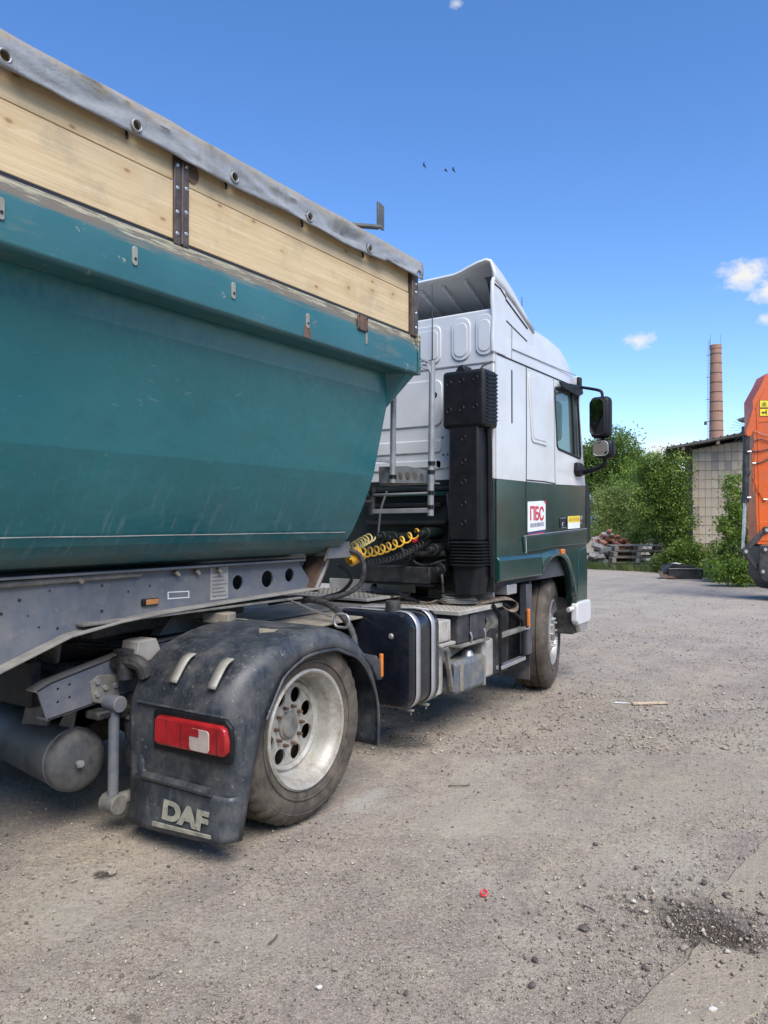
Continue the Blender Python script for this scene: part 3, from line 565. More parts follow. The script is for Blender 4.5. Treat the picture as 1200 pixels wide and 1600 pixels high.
# chassis beams with gooseneck
top = 1.262
bot = [(-3.6, .70), (.8, .70), (1.35, .76), (1.79, .905), (2.09, 1.003), (2.35, 1.038), (2.60, 1.055), (3.0, 1.068), (3.88, 1.09)]
for side in (1, -1):
    def fx(a): return a if side == 1 else 2 * CX - a
    holes = [circ(3.192, 1.161, .042, 20), circ(3.44, 1.166, .05, 20), circ(3.642, 1.178, .042, 20)]
    poly = bot + [(3.72, top), (-3.6, top)]
    lo, hi = sorted((fx(-3.112), fx(-3.10)))
    m = MB(); m.prism(poly, 'X', lo, hi, holes); b = m.build('chassis_beam', M['chassis'], T, 0, 2, 30)
    lo, hi = sorted((fx(-3.22), fx(-3.035)))
    m = MB(); m.prism(bot + [(y, z - .014) for y, z in reversed(bot)], 'X', lo, hi); m.build('lower_flange', M['flange'], b, .003, 2, 40)
    lo, hi = sorted((fx(-3.2), fx(-3.05))); m = MB(); m.box(lo, hi, -3.6, 3.74, top, top + .012); m.build('upper_flange', M['chassis'], b, .003)
    lo, hi = sorted((fx(-3.215), fx(-3.205))); m = MB(); m.prism(poly, 'X', lo, hi); m.build('hole_backing', M['dusty_black'], b)  # dark plate added behind the beam so its holes look dark
    if side == 1:
        for y, z, r in ((1.88, 1.17, .008), (2.06, 1.03, .007), (2.02, 1.20, .005), (1.92, 1.10, .004), (2.29, 1.205, .007), (2.29, 1.085, .008), (2.44, 1.165, .006), (2.57, 1.185, .006), (1.97, 1.045, .005), (1.80, 1.12, .007)):
            m = MB(); m.cyl((-3.1025, y, z), (-3.0985, y, z), r, n=10); m.build('bolt_hole', M['ink_dark'], b)
        for y in (2.15, 2.72, 2.86, 3.02): m = MB(); m.beam((-3.085, y, 1.25), (-3.08, y + .02, 1.225), .03, .018); m.build('pipe_clip', M['tan'], b, .003)
        m = MB(); m.tube([(-3.085, y, 1.246 + .004 * math.sin(y * 3)) for y in np.linspace(-3, 2.5, 30)], .016, 8); m.build('air_pipe', M['dusty_steel'], b)
        m = MB(); m.box(-3.1, -3.085, 2.515, 2.618, 1.088, 1.122); mk = m.build('marker_lamp', M['blackplast'], T, .004); m = MB(); m.box(-3.086, -3.080, 2.535, 2.612, 1.092, 1.119); m.build('lens', M['dullamber'], mk, .003)
        m = MB(); m.prism([(2.683, 1.108), (2.828, 1.104), (2.828, 1.141), (2.683, 1.146)], 'X', -3.1, -3.0975, [[(2.689, 1.113), (2.822, 1.109), (2.822, 1.136), (2.689, 1.141)]]); m.build('marking_frame', M['paper'], T, label='thin white outlined rectangle')
        m = MB(); m.prism([(2.978, 1.078), (3.112, 1.078), (3.112, 1.256), (2.978, 1.256)], 'X', -3.1, -3.0965); pl = m.build('data_plate', M['greybox'], T, 0, label='pale rectangular data plate with faint print')
        for i in range(7):
            m = MB(); m.box(-3.0965, -3.0955, 2.99 + .004 * (i % 2), 3.10 - .012 * (i % 3), 1.095 + i * .021, 1.101 + i * .021); m.build('print_line', M['dusty_steel'], pl)
for y in (-2.5, -1, .4, 1.6, 2.45): m = MB(); m.box(-4.28, -3.112, y, y + .09, 1.09, 1.20); m.build('cross_member', M['dusty_black'], T, .004)
m = MB(); m.box(-4.33, -3.04, 2.15, 3.70, 1.030, 1.043); m.build('skid_plate', M['dusty_steel'], T, .003)
m = MB(); m.cyl((CX, 3.0, .95), (CX, 3.0, 1.05), .045, n=16); m.build('king_pin', M['greysteel'], T)
# rusty prop bracket at the gooseneck nose
m = MB(); m.prism([(3.80, 1.075), (3.875, 1.06), (4.02, 1.275), (3.93, 1.28)], 'X', -3.20, -3.18); m.prism([(3.80, 1.075), (3.815, 1.07), (3.95, 1.28), (3.93, 1.28)], 'X', -3.20, -3.05); m.prism([(3.86, 1.06), (3.875, 1.06), (4.02, 1.275), (4.0, 1.28)], 'X', -3.20, -3.06); m.build('prop_bracket', M['rust'], T, .003)
m = MB(); m.prism([(3.835, 1.09), (3.868, 1.085), (3.985, 1.26), (3.955, 1.265), (3.90, 1.16)], 'X', -3.178, -3.05); m.build('prop_face', M['greybox'], T, .003)
m = MB(); m.prism([(3.86, 1.27), (3.90, 1.367), (4.12, 1.377), (4.14, 1.272)], 'X', -3.005, -2.99); m.build('nose_plate', M['chassis'], T, .003)
m = MB(); m.tube([(-2.99, 3.85, 1.26), (-2.985, 3.90, 1.366), (-2.985, 3.99, 1.375)], .008, 6); m.build('rust_edge', M['rust'], T)
# ladder on the trailer nose
m = MB(); m.cyl((-2.405, 4.2, 2.52), (-2.418, 4.2, 1.545), .020, n=12); m.build('ladder_tube', M['greysteel'], T)
m = MB(); m.cyl((-2.695, 4.2, 2.36), (-2.702, 4.2, 1.76), .020, n=12); m.build('ladder_tube', M['greysteel'], T)
m = MB(); m.cyl((-2.86, 4.2, 1.735), (-2.865, 4.2, 1.55), .020, n=12); m.build('ladder_tube', M['dusty_black'], T)
for z, x, h in ((1.575, -2.85, .03), (1.685, -2.85, .012)): m = MB(); m.beam((x, 4.2, z), (-2.415, 4.2, z + .004), .04, h); m.build('rung', M['greysteel'], T, .003)
for z, x in ((1.875, -2.41), (1.80, -2.70), (1.82, -2.413), (1.69, -2.414), (1.60, -2.416), (1.69, -2.86)):
    m = MB(); m.cyl((x, 4.2, z - .012), (x, 4.2, z + .012), .0245, n=12); m.build('clamp', M['blackplast'], T)
m = MB(); m.prism([(-2.82, 1.762), (-2.82, 1.872), (-2.60, 1.866), (-2.435, 1.828), (-2.435, 1.752)], 'Y', 4.215, 4.222, [circ(-2.655, 1.803, .019, 12, .027), circ(-2.60, 1.80, .021, 12, .028), circ(-2.545, 1.797, .021, 12, .028), circ(-2.492, 1.79, .019, 12, .027)]); m.build('perforated_bracket', M['greysteel'], T)
m = MB(); m.box(-2.82, -2.44, 4.222, 4.36, 1.752, 1.760); m.box(-2.82, -2.44, 4.29, 4.296, 1.76, 1.86); m.build('bracket_shelf', M['dusty_steel'], T)
m = MB(); m.box(-2.455, -2.44, 4.224, 4.24, 1.755, 1.835); m.build('bracket_end', M['rust'], T)
m = MB(); m.beam((-2.46, 4.10, 2.535), (-2.405, 4.2, 2.505), .012, .012); m.beam((-2.46, 4.10, 2.485), (-2.405, 4.2, 2.462), .012, .012); m.beam((-2.43, 4.17, 2.52), (-2.40, 4.19, 2.44), .012, .02); m.build('ladder_hook', M['greysteel'], T)
for x0, y0, z0 in ((-2.69, 4.0, 2.30), (-2.72, 4.0, 1.90)): m = MB(); m.beam((x0, y0, z0), (x0, 4.2, z0), .02, .02); m.build('ladder_bracket', M['greysteel'], T)
m = MB(); m.cyl((-2.88, 4.0, 1.64), (-2.86, 4.2, 1.64), .012, n=8); m.build('ladder_bracket', M['dusty_black'], T)
# ------------------------------------------------------------------ tractor truck
K = thing('tractor_truck', 'white over dark green semitrailer tractor truck with high roof cab', 'truck', (CX, 5.0, 0))
XC = -2.46
def mir(x): return 2 * CX - x
# --- cab side skins
win = [(6.452, 2.665), (6.47, 2.695), (7.02, 2.742), (7.05, 2.72), (7.128, 2.14), (7.11, 2.112), (6.54, 2.158), (6.508, 2.185)]
up_poly = [(5.262, 1.832), (5.262, 2.772), (7.07, 2.772), (7.265, 1.86), (7.0, 1.852), (6.4, 1.838)]
for side in (1, -1):
    a, b = sorted((XC, XC - .035)) if side == 1 else sorted((mir(XC), mir(XC) + .035))
    m = MB(); m.prism(up_poly, 'X', a, b, [win]); m.build('cab_side', M['white'], K)
    low = [(5.262, 1.05), (6.10, 1.085), (6.117, 1.10), (6.18, 1.145), (6.262, 1.185), (6.35, 1.212), (6.435, 1.222), (6.53, 1.215), (6.618, 1.19), (6.70, 1.14), (6.79, 1.05), (6.87, .925), (6.92, .765), (7.26, .75), (7.29, 1.2), (7.285, 1.6), (7.263, 1.857), (7.0, 1.849), (6.4, 1.835), (5.262, 1.829)]
    m = MB(); m.prism(low, 'X', a, b); m.build('cab_lower_side', M['cabgreen'], K)
# seams, pressings, grooves on the right side
def strip(pts, w, mat, name, x=XC, t=.004, parent=K):
    m = MB(); m.tube([(x + t * .3, y, z) for y, z in pts], w, 6); return m.build(name, mat, parent)
strip([(5.825, 2.765), (5.828, 2.2), (5.82, 1.86), (5.82, 1.40)], .0045, M['rubberseal'], 'door_seam')
strip([(6.432, 2.77), (6.445, 2.4), (6.46, 1.88), (6.47, 1.845)], .004, M['greysteel'], 'door_seam')
strip([(5.83, 1.848), (6.2, 1.852), (6.46, 1.846)], .005, M['rubberseal'], 'door_seam')
strip([(5.265, 2.772), (5.54, 2.772), (6.2, 2.774), (7.06, 2.775)], .006, M['rubberseal'], 'roof_seam')
m = MB(); m.prism(rrect(.022, .42, .010, 4, 5.543, 2.485), 'X', XC - .004, XC + .002); m.build('air_slot', M['ink_dark'], K)
def plate(pts_or, name, x, t, bev, mat=M['white'], parent=K): m = MB(); m.prism(pts_or, 'X', x - .001, x + t); return m.build(name, mat, parent, bev, 3, 50)
plate([(5.86, 2.70), (5.885, 2.73), (6.16, 2.742), (6.205, 2.70), (6.275, 2.19), (6.25, 2.158), (5.955, 2.165), (5.925, 2.195)], 'side_pressing', XC, .010, .009)
plate([(5.885, 2.69), (5.90, 2.705), (6.15, 2.715), (6.175, 2.69), (6.245, 2.20), (6.23, 2.19), (5.97, 2.195), (5.95, 2.215)], 'side_pressing', XC + .010, .004, .004)
# window glass and seal
m = MB(); m.prism(win, 'X', XC - .022, XC - .017); m.build('side_window', M['glass'], K)
m = MB(); P = [Vector((XC, y, z)) for y, z in win]; m.tube(P, .011, 6, closed=True); m.build('window_seal', M['rubberseal'], K)
m = MB(); m.beam((XC - .008, 6.905, 2.735), (XC - .008, 6.975, 2.13), .02, .024, (1, 0, 0)); m.build('window_divider', M['rubberseal'], K)
m = MB(); m.prism([(6.50, 2.75), (7.10, 2.80), (7.14, 2.73), (7.02, 2.685), (6.6, 2.705)], 'X', XC + .015, XC + .03); m.build('wind_deflector', M['blackplast'], K, .006)
# --- cab shell: rear wall, front, roof, floor, interior
m = MB(); m.box(mir(-2.47), -2.47, 5.235, 5.255, 1.832, 2.70); m.build('rear_wall', M['white'], K, .006)
m = MB(); m.box(mir(-2.463), -2.463, 5.225, 5.262, 2.70, 3.11); m.build('rear_wall_upper', M['white'], K, .014, 3)
m = MB(); m.box(mir(-2.47), -2.47, 5.24, 5.262, .98, 1.831); m.build('rear_wall_lower', M['cabback'], K, .006)
def rplate(cx, cz, w, h, r, name='rear_pressing', y=5.225, t=.012, bev=.011):
    m = MB(); m.prism(rrect(w, h, r, 6, cx, cz), 'Y', y - t, y + .002); m.build(name, M['white'], K, bev, 3, 50)
for cx, cz, w, h, r in ((-2.735, 2.905, .165, .33, .075), (-2.535, 2.915, .150, .31, .07), (-3.24, 2.895, .66, .30, .06), (-3.95, 2.895, .5, .30, .06)):
    rplate(cx, cz, w, h, r); rplate(cx, cz - .006, w - .05, h - .07, r - .02, y=5.213, t=.006, bev=.005)
for cx, cz, w, h, r in ((-3.33, 2.44, .85, .36, .06), (-3.36, 2.10, .9, .10, .04), (-3.30, 1.955, .78, .075, .03), (-2.90, 1.96, .12, .075, .03), (-4.3, 2.4, .8, .4, .06)): rplate(cx, cz, w, h, r, y=5.235)
for x, z in ((-2.90, 2.03), (-2.86, 2.03), (-2.905, 2.165), (-2.885, 1.95)): m = MB(); m.cyl((x, 5.231, z), (x, 5.236, z), .008, n=8); m.build('bolt_hole', M['ink_dark'], K)
m = MB(); m.cyl((-2.97, 5.218, 2.50), (-2.97, 5.236, 2.50), .024, n=14); m.build('grommet', M['rubberseal'], K)
text('plate_digit', '5', .15, M['ink_dark'], K, (-3.135, 5.219, 2.80), (R(90), 0, 0))
m = MB(); m.box(mir(-2.47), -2.47, 7.24, 7.27, .78, 1.86); m.build('front_panel', M['cabgreen'], K, .02)
m = MB(); m.prism([(mir(-2.47), 1.86), (-2.47, 1.86), (-2.47, 2.9), (mir(-2.47), 2.9)], 'Y', 7.13, 7.15, [[(mir(-2.58), 1.95), (-2.58, 1.95), (-2.58, 2.68), (mir(-2.58), 2.68)]]); m.build('windscreen_frame', M['white'], K, .004)
m = MB(); m.box(mir(-2.57), -2.57, 7.138, 7.142, 1.94, 2.69); m.build('windscreen', M['glass'], K)
m = MB(); m.box(mir(-2.50), -2.50, 5.27, 7.2, 1.02, 1.30); m.build('cab_floor', M['cabin'], K)
m = MB(); m.box(mir(-2.50), -2.50, 5.27, 7.1, 2.755, 2.765); m.build('headliner', M['cabin'], K)
for x in (-3.05, -4.35): 
    m = MB(); m.box(x - .25, x + .25, 6.0, 6.5, 1.3, 1.75); m.box(x - .24, x + .24, 5.9, 6.05, 1.7, 2.35); m.box(x - .13, x + .13, 5.92, 6.02, 2.35, 2.52); m.build('seat', M['cabin'], K, .05, 3)
m = MB(); m.box(mir(-2.52), -2.52, 6.95, 7.12, 1.6, 1.95); m.build('dashboard', M['cabin'], K, .04)
m = MB(); m.tube([(-4.35 + .23 * math.cos(a), 6.75 + .12 * math.sin(a), 1.95 + .19 * math.sin(a)) for a in [2 * math.pi * i / 24 for i in range(24)]], .015, 6, True); m.build('steering_wheel', M['blackplast'], K)
# roof
def roofsec(y, zt, zs, inset, fall):
    h = [(inset, zs), (inset + .004, zs + (zt - zs) * .45), (inset + .03 + fall * .3, zs + (zt - zs) * .78), (inset + .10 + fall, zs + (zt - zs) * .94), (inset + .26 + fall, zt), (.8, zt + .015), (1.23, zt + .02)]
    L = [(XC - a, y, z) for a, z in h]; return L + [(mir(x), y, z) for x, y, z in reversed(L[:-1])]
secs = [roofsec(5.262, 3.10, 2.772, 0, .0), roofsec(5.60, 3.16, 2.772, 0, 0), roofsec(6.0, 3.21, 2.772, 0, .01), roofsec(6.4, 3.205, 2.772, .001, .02), roofsec(6.7, 3.17, 2.773, .004, .04), roofsec(6.88, 3.11, 2.774, .01, .06), roofsec(7.0, 3.02, 2.775, .02, .08), roofsec(7.07, 2.92, 2.776, .04, .1), roofsec(7.12, 2.79, 2.777, .07, .1)]
m = MB(); m.loft(secs); n = len(secs[0]); m.add(secs[-1], [tuple(range(n))]); m.build('roof', M['white'], K, 0, 2, 30)
strip([(5.54, 2.86), (6.2, 2.868), (6.7, 2.876), (7.0, 2.885)], .0035, M['greysteel'], 'roof_seam', XC + .002)
strip([(5.54, 2.77), (5.545, 2.9), (5.55, 3.05)], .003, M['greysteel'], 'roof_seam', XC)
# roof spoiler: hollow shell open to the rear
def zc(x):
    u = abs(x - CX); return 3.405 + .02 * (u / 1.2) ** 2 + .075 * max(0, (u - .93) / .27) ** .7 if u > .93 else 3.405 + .02 * (u / 1.2) ** 2
xs = [-2.462, -2.466, -2.49, -2.53, -2.60, -2.68, -2.74, -2.80, -2.95, -3.15, -3.4, CX]; xs = xs + [mir(x) for x in reversed(xs[:-1])]
secs = []
for t, y in ((0, 5.225), (.06, 5.26), (.3, 5.42), (.55, 5.60), (.8, 5.80), (1, 5.99)):
    q = []
    for i, x in enumerate(xs):
        j = min(i, len(xs) - 1 - i); z = zc(x) * (1 - t) + 3.17 * t + .05 * math.sin(math.pi * t)
        edge = {0: .20, 1: .115, 2: .032, 3: .006}.get(j, 0) * (1 - .5 * t); q.append((x, y, z - edge))
    secs.append(q)
m = MB(); m.loft(secs); m.build('roof_spoiler', M['white'], K, 0, 2, 40, solid=.02)
for sx in (1, -1):
    a, b = sorted((XC + .006, XC - .022)) if sx == 1 else sorted((mir(XC) - .006, mir(XC) + .022))
    m = MB(); m.prism([(5.205, 2.775), (5.20, 2.90), (5.212, 3.05), (5.195, 3.15), (5.20, 3.30), (5.225, 3.345), (5.32, 3.345), (5.42, 3.29), (5.43, 3.1), (5.42, 2.775)], 'X', a, b); m.build('spoiler_cheek', M['white'], K, .010, 3)
    a, b = sorted((XC - .004, XC - .022)) if sx == 1 else sorted((mir(XC) + .004, mir(XC) + .022))
    m = MB(); m.prism([(5.40, 2.90), (5.40, 3.285), (5.98, 3.10), (6.0, 3.0), (5.9, 2.92)], 'X', a, b); m.build('spoiler_side', M['white'], K, .004, 2)
strip([(5.22, 3.285), (5.32, 3.275), (5.42, 3.23)], .006, M['rubberseal'], 'spoiler_seam', XC + .006); strip([(5.42, 3.23), (5.60, 3.17), (5.86, 3.085)], .006, M['rubberseal'], 'spoiler_seam', XC - .003); strip([(5.45, 3.06), (5.85, 2.98)], .004, M['rubberseal'], 'spoiler_seam', XC - .003)
for i in range(6):
    x = -2.75 - .2 * i; m = MB(); m.beam((x, 5.32, zc(x) - .04), (x - .02, 5.85, 3.20), .018, .03); m.build('spoiler_rib', M['white'], K, .004)
m = MB(); m.box(-4.8, -2.53, 5.55, 5.58, 3.10, 3.20); m.build('spoiler_brace', M['cabback'], K)
for x0, x1 in ((-3.02, -2.84), (-2.72, -2.63), (-2.59, -2.50)): m = MB(); m.box(x0, x1, 5.50, 5.545, 3.115, 3.165); m.build('spoiler_slot', M['ink_dark'], K, .006)
m = MB(); m.beam((-2.52, 5.27, 3.33), (-2.56, 5.5, 3.12), .03, .03); m.prism([(-2.50, 3.36), (-2.56, 3.36), (-2.50, 3.28)], 'Y', 5.26, 5.30); m.build('spoiler_stay', M['cabback'], K)
m = MB(); m.tube([(-2.965, 5.18, 2.70), (-2.965, 5.18, 3.36)], [.006, .003], 6); m.cyl((-2.965, 5.18, 2.66), (-2.965, 5.18, 2.74), .012, n=8); m.build('antenna', M['ink_dark'], K)
m = MB(); m.tube([(-2.72, 6.35, 3.20), (-2.71, 6.33, 3.50)], [.006, .003], 6); m.build('antenna', M['ink_dark'], K)
# air intake stack
m = MB(); m.box(-2.775, -2.425, 4.99, 5.22, 2.195, 2.62); m.build('intake_box', M['blackplast'], K, .03, 3)
m = MB(); m.prism([(-2.69, 2.615), (-2.60, 2.615), (-2.615, 2.665), (-2.66, 2.665)], 'Y', 5.03, 5.16); m.build('intake_lug', M['blackplast'], K, .01)
for i in range(13): m = MB(); m.beam((-2.420, 5.03, 2.24 + i * .028), (-2.420, 5.19, 2.255 + i * .028), .012, .012); m.build('louvre', M['blackplast'], K)
m = MB(); m.box(-2.73, -2.475, 5.0, 5.21, 1.36, 2.22); m.build('intake_duct', M['blackplast'], K, .025, 3)
dm = MB().lathe([(.019, .001), (.014, -.006), (0, -.008)], (0, 0, 0), (0, -1, 0), 12).mesh('dimple', M['ink_dark'])
lip = MB().lathe([(.017, -.001), (.019, .004), (.023, -.001)], (0, 0, 0), (0, -1, 0), 12).mesh('dimple_rim', M['blackplast'])
for x, z in [(-2.715, 2.53), (-2.61, 2.54), (-2.50, 2.55), (-2.715, 2.33), (-2.61, 2.335), (-2.50, 2.345)]: inst('dimple_rim', lip, K, (x, 4.99, z)); inst('dimple', dm, K, (x, 4.988, z))
for z in (2.12, 1.95, 1.80, 1.64, 1.50): inst('dimple_rim', lip, K, (-2.60, 5.0, z)); inst('dimple', dm, K, (-2.60, 4.998, z))
m = MB(); prof = []
for i in range(17): prof.append((.118 + (.014 if i % 2 else 0), 1.365 - i * .0115))
for r_, z in prof: pass
secs = [[(x, y, z) for x, y in rrect(2 * r_ + .02, 2 * r_ - .02, .07, 4, -2.60, 5.10)] for r_, z in prof]; m.loft(secs, closed=True); m.build('bellows', M['blackplast'], K, 0, 2, 20)
m = MB(); m.loft([[(x, y, z) for x, y in rrect(w, .2, .06, 4, -2.60, 5.11)] for w, z in ((.25, 1.19), (.24, 1.10), (.20, .98))], closed=True, caps=True); m.build('intake_elbow', M['blackplast'], K, 0, 2, 40)
m = MB(); m.tube([(-2.455, 5.12, 2.19), (-2.46, 5.14, 2.05), (-2.46, 5.15, 1.4), (-2.46, 5.18, 1.1)], .022, 8); m.build('duct_pipe', M['blackplast'], K)
m = MB(); m.tube([(-2.47, 5.2, 2.70), (-2.50, 5.12, 2.66), (-2.54, 5.10, 2.60)], .008, 6); m.build('cable', M['blackhose'], K)
# rear of cab, deep shade put into its near-black green: cross rails, box, valves
for z, x0, x1, mt in ((1.765, -3.62, -2.80, 'cabback'), (1.725, -3.62, -2.78, 'cabgreen'), (1.64, -3.62, -2.9, 'blackplast'), (1.50, -3.6, -2.85, 'cabback')): m = MB(); m.box(x0, x1, 5.18, 5.24, z - .016, z + .016); m.build('rear_rail', M[mt], K, .006)
m = MB(); m.box(-3.50, -2.90, 5.02, 5.2, 1.035, 1.165); bxo = m.build('rear_box', M['dusty_black'], K, .008)
m = MB(); m.box(-3.53, -2.87, 5.0, 5.21, 1.022, 1.034); m.build('box_edge', M['blackplast'], bxo)
for x, z in ((-3.33, 1.39), (-3.22, 1.38), (-2.93, 1.42), (-2.86, 1.30), (-3.1, 1.24), (-2.80, 1.15)):
    m = MB(); m.cyl((x, 5.0, z), (x, 5.22, z), .045, n=14); m.cyl((x, 4.94, z), (x, 5.0, z), .025, n=10); m.build('air_valve', M['cabback'], K, .004)
m = MB(); m.cyl((-3.05, 5.08, 1.26), (-2.80, 5.08, 1.27), .022, n=10); m.build('rear_pipe', M['dusty_black'], K)
m = MB(); m.cyl((-2.985, 4.93, 1.365), (-2.985, 4.98, 1.37), .014, n=8); m.build('red_coupling', M['redplast'], K)
for pts in ([(-3.35, 5.0, 1.42), (-3.36, 5.05, 1.6), (-3.35, 5.12, 1.75)], [(-2.78, 5.1, 1.3), (-2.74, 5.05, 1.5), (-2.80, 5.12, 1.72)], [(-2.85, 5.1, 1.2), (-2.78, 5.0, 1.1), (-2.80, 5.05, .98)], [(-3.2, 5.1, 1.3), (-3.0, 5.05, 1.18), (-2.8, 5.1, 1.22)]):
    m = MB(); m.tube(spline(pts, 6), .010, 6); m.build('rear_cable', M['blackhose'], K)
# --- lower side: wheel arch lip, skirt, door step panel, lamps, badges
arch = [(6.09, 1.075), (6.117, 1.095), (6.18, 1.142), (6.262, 1.180), (6.35, 1.207), (6.435, 1.217), (6.53, 1.21), (6.618, 1.185), (6.70, 1.135), (6.79, 1.045), (6.87, .92), (6.92, .76)]
aro = [(6.09, 1.235), (6.117, 1.238), (6.18, 1.243), (6.262, 1.252), (6.35, 1.26), (6.435, 1.265), (6.55, 1.265), (6.66, 1.235), (6.76, 1.18), (6.86, 1.08), (6.95, .94), (7.0, .76)]
m = MB(); m.loft([[(XC - .06, y, z) for y, z in arch], [(XC + .028, y, z) for y, z in arch], [(XC + .034, y * .6 + y2 * .4, z * .6 + z2 * .4) for (y, z), (y2, z2) in zip(arch, aro)], [(XC + .012, y, z) for y, z in aro], [(XC - .004, y, z + .004) for y, z in aro]]); m.build('arch_lip', M['cabgreen'], K, 0, 2, 40, solid=.004)
m = MB(); m.prism([(XC + .032, 1.075), (XC + .034, 1.215), (XC + .010, 1.245), (XC - .02, 1.245), (XC - .02, 1.06), (XC + .02, 1.06)], 'Y', 5.25, 6.09); m.build('side_skirt', M['cabgreen'], K, .008, 3)
m = MB(); m.prism([(5.735, 1.39), (7.27, 1.442), (7.285, 1.30), (6.5, 1.292), (5.77, 1.262)], 'X', XC - .01, XC + .016); m.build('step_panel', M['cabgreen'], K, .008, 3)
strip([(5.735, 1.392), (5.765, 1.385), (5.775, 1.262), (5.755, 1.258)], .005, M['alu'], 'panel_trim', XC + .018)
strip([(5.74, 1.395), (6.4, 1.418), (7.26, 1.447)], .004, M['greysteel'], 'panel_trim', XC + .014)
m = MB(); m.prism([(7.0, .76), (7.02, .86), (7.06, 1.25), (7.28, 1.27), (7.30, 1.05), (7.285, .75)], 'X', XC - .01, XC + .008); m.build('front_corner', M['cabgreen'], K, .006, 3)
m = MB(); m.prism([(7.25, 1.87), (7.30, 1.90), (7.40, 1.84), (7.43, 1.6), (7.42, 1.32), (7.34, 1.29), (7.25, 1.35)], 'X', XC - .05, XC - .0); m.build('air_deflector', M['blackplast'], K, .015, 3)
m = MB(); m.box(XC + .02, XC + .045, 6.52, 6.60, 1.222, 1.268); m.build('side_repeater', M['amber'], K, .008, 3)
# damaged bumper end: white cover, cracked tip
m = MB(); m.prism([(6.90, .735), (6.93, .765), (7.27, .765), (7.295, .73), (7.285, .575), (7.25, .552), (6.95, .55), (6.905, .59)], 'X', XC - .02, XC + .045); m.build('bumper_cover', M['white'], K, .014, 3)
m = MB(); m.prism([(6.98, .55), (7.25, .552), (7.20, .49), (7.06, .475)], 'X', XC - .03, XC + .03); m.build('bumper_tip', M['alu'], K, .004)
m = MB(); m.box(XC - .35, XC - .02, 6.95, 7.28, .46, .8); m.build('bumper_bracket', M['dusty_black'], K, .01)
m = MB(); m.prism([(7.29, .78), (7.36, .72), (7.33, .52), (7.27, .50)], 'X', XC - .4, XC - .01); m.build('bumper', M['cabback'], K, .01)
m = MB(); m.cyl((XC - .02, 6.84, .70), (XC + .0, 6.90, .71), .022, n=10); m.build('cover_lug', M['white'], K)
# stickers
EX, EZ = R(90), R(90)
m = MB(); m.prism([(5.847, 1.425), (6.232, 1.445), (6.232, 1.66), (6.19, 1.688), (5.847, 1.672)], 'X', XC + .001, XC + .003); st = m.build('sticker', M['sticker_w'], K, label='white sticker with large red letters')
m = MB(); m.prism([(6.18, 1.688), (6.236, 1.69), (6.236, 1.655)], 'X', XC + .002, XC + .004); m.build('sticker_corner', M['ink_red'], st)
text('lettering', 'ПБС', .150, M['ink_red'], st, (XC + .0045, 6.04, 1.570), (EX, 0, EZ), .0008, 1.02, .92, .004)
m = MB(); m.prism([(5.847, 1.406), (6.232, 1.424), (6.232, 1.444), (5.847, 1.424)], 'X', XC + .001, XC + .003); m.build('sticker_band', M['ink_blue'], st)
m = MB(); m.prism([(5.86, 1.396), (6.20, 1.412), (6.20, 1.423), (5.86, 1.406)], 'X', XC + .001, XC + .003); m.build('sticker_band', M['ink_red'], st)
random.seed(4); m = MB(); y = 5.90
while y < 6.18:
    w = random.uniform(.008, .016); z0 = 1.462 + (y - 5.9) * .04
    m.box(XC + .003, XC + .0042, y, y + .004, z0, z0 + .034); m.box(XC + .003, XC + .0042, y + w, y + w + .004, z0, z0 + .034)
    if random.random() < .7: zz = z0 + random.choice((0, .015, .03)); m.box(XC + .003, XC + .0042, y, y + w, zz, zz + .004)
    y += w + .013
m.build('small_print', M['ink_blue'], st)
m = MB(); m.prism([(6.745, 1.445), (7.065, 1.452), (7.065, 1.567), (6.745, 1.560)], 'X', XC + .012, XC + .0145); st2 = m.build('sticker', M['sticker_w'], K, label='small yellow and white sticker near the cab front')
m = MB(); m.prism([(6.745, 1.502), (7.065, 1.509), (7.065, 1.567), (6.745, 1.560)], 'X', XC + .0145, XC + .0152); m.build('sticker_band', M['sticker_y'], st2)
m = MB(); y = 6.775
while y < 7.03:
    w = random.uniform(.010, .02); z0 = 1.514 + (y - 6.77) * .02; m.box(XC + .0152, XC + .016, y, y + .006, z0, z0 + .033); m.box(XC + .0152, XC + .016, y + w, y + w + .006, z0, z0 + .033)
    if random.random() < .8: zz = z0 + random.choice((0, .014, .028)); m.box(XC + .0152, XC + .016, y, y + w, zz, zz + .005)
    y += w + .016
m.build('small_print', M['dullamber'], st2)
m = MB(); m.prism(rrect(.155, .085, .01, 3, 6.645, 1.50), 'X', XC + .001, XC + .006); bd = m.build('badge', M['blackplast'], K, .002); strip([(6.57, 1.54), (6.72, 1.545)], .0025, M['alu'], 'badge_trim', XC + .006, parent=bd); strip([(6.60, 1.455), (6.72, 1.458)], .0025, M['alu'], 'badge_trim', XC + .006, parent=bd); strip([(6.62, 1.47), (6.625, 1.50), (6.66, 1.505)], .004, M['alu'], 'badge_trim', XC + .006, parent=bd)
text('badge_lettering', 'DAF', .062, M['alu'], K, (XC + .003, 7.10, 1.545), (EX, 0, EZ), .001, 1.25, 1, .001)
text('badge_lettering', 'XF', .036, M['greysteel'], K, (XC + .003, 7.12, 1.497), (EX, 0, EZ), .001, 1.5, 1, .001)
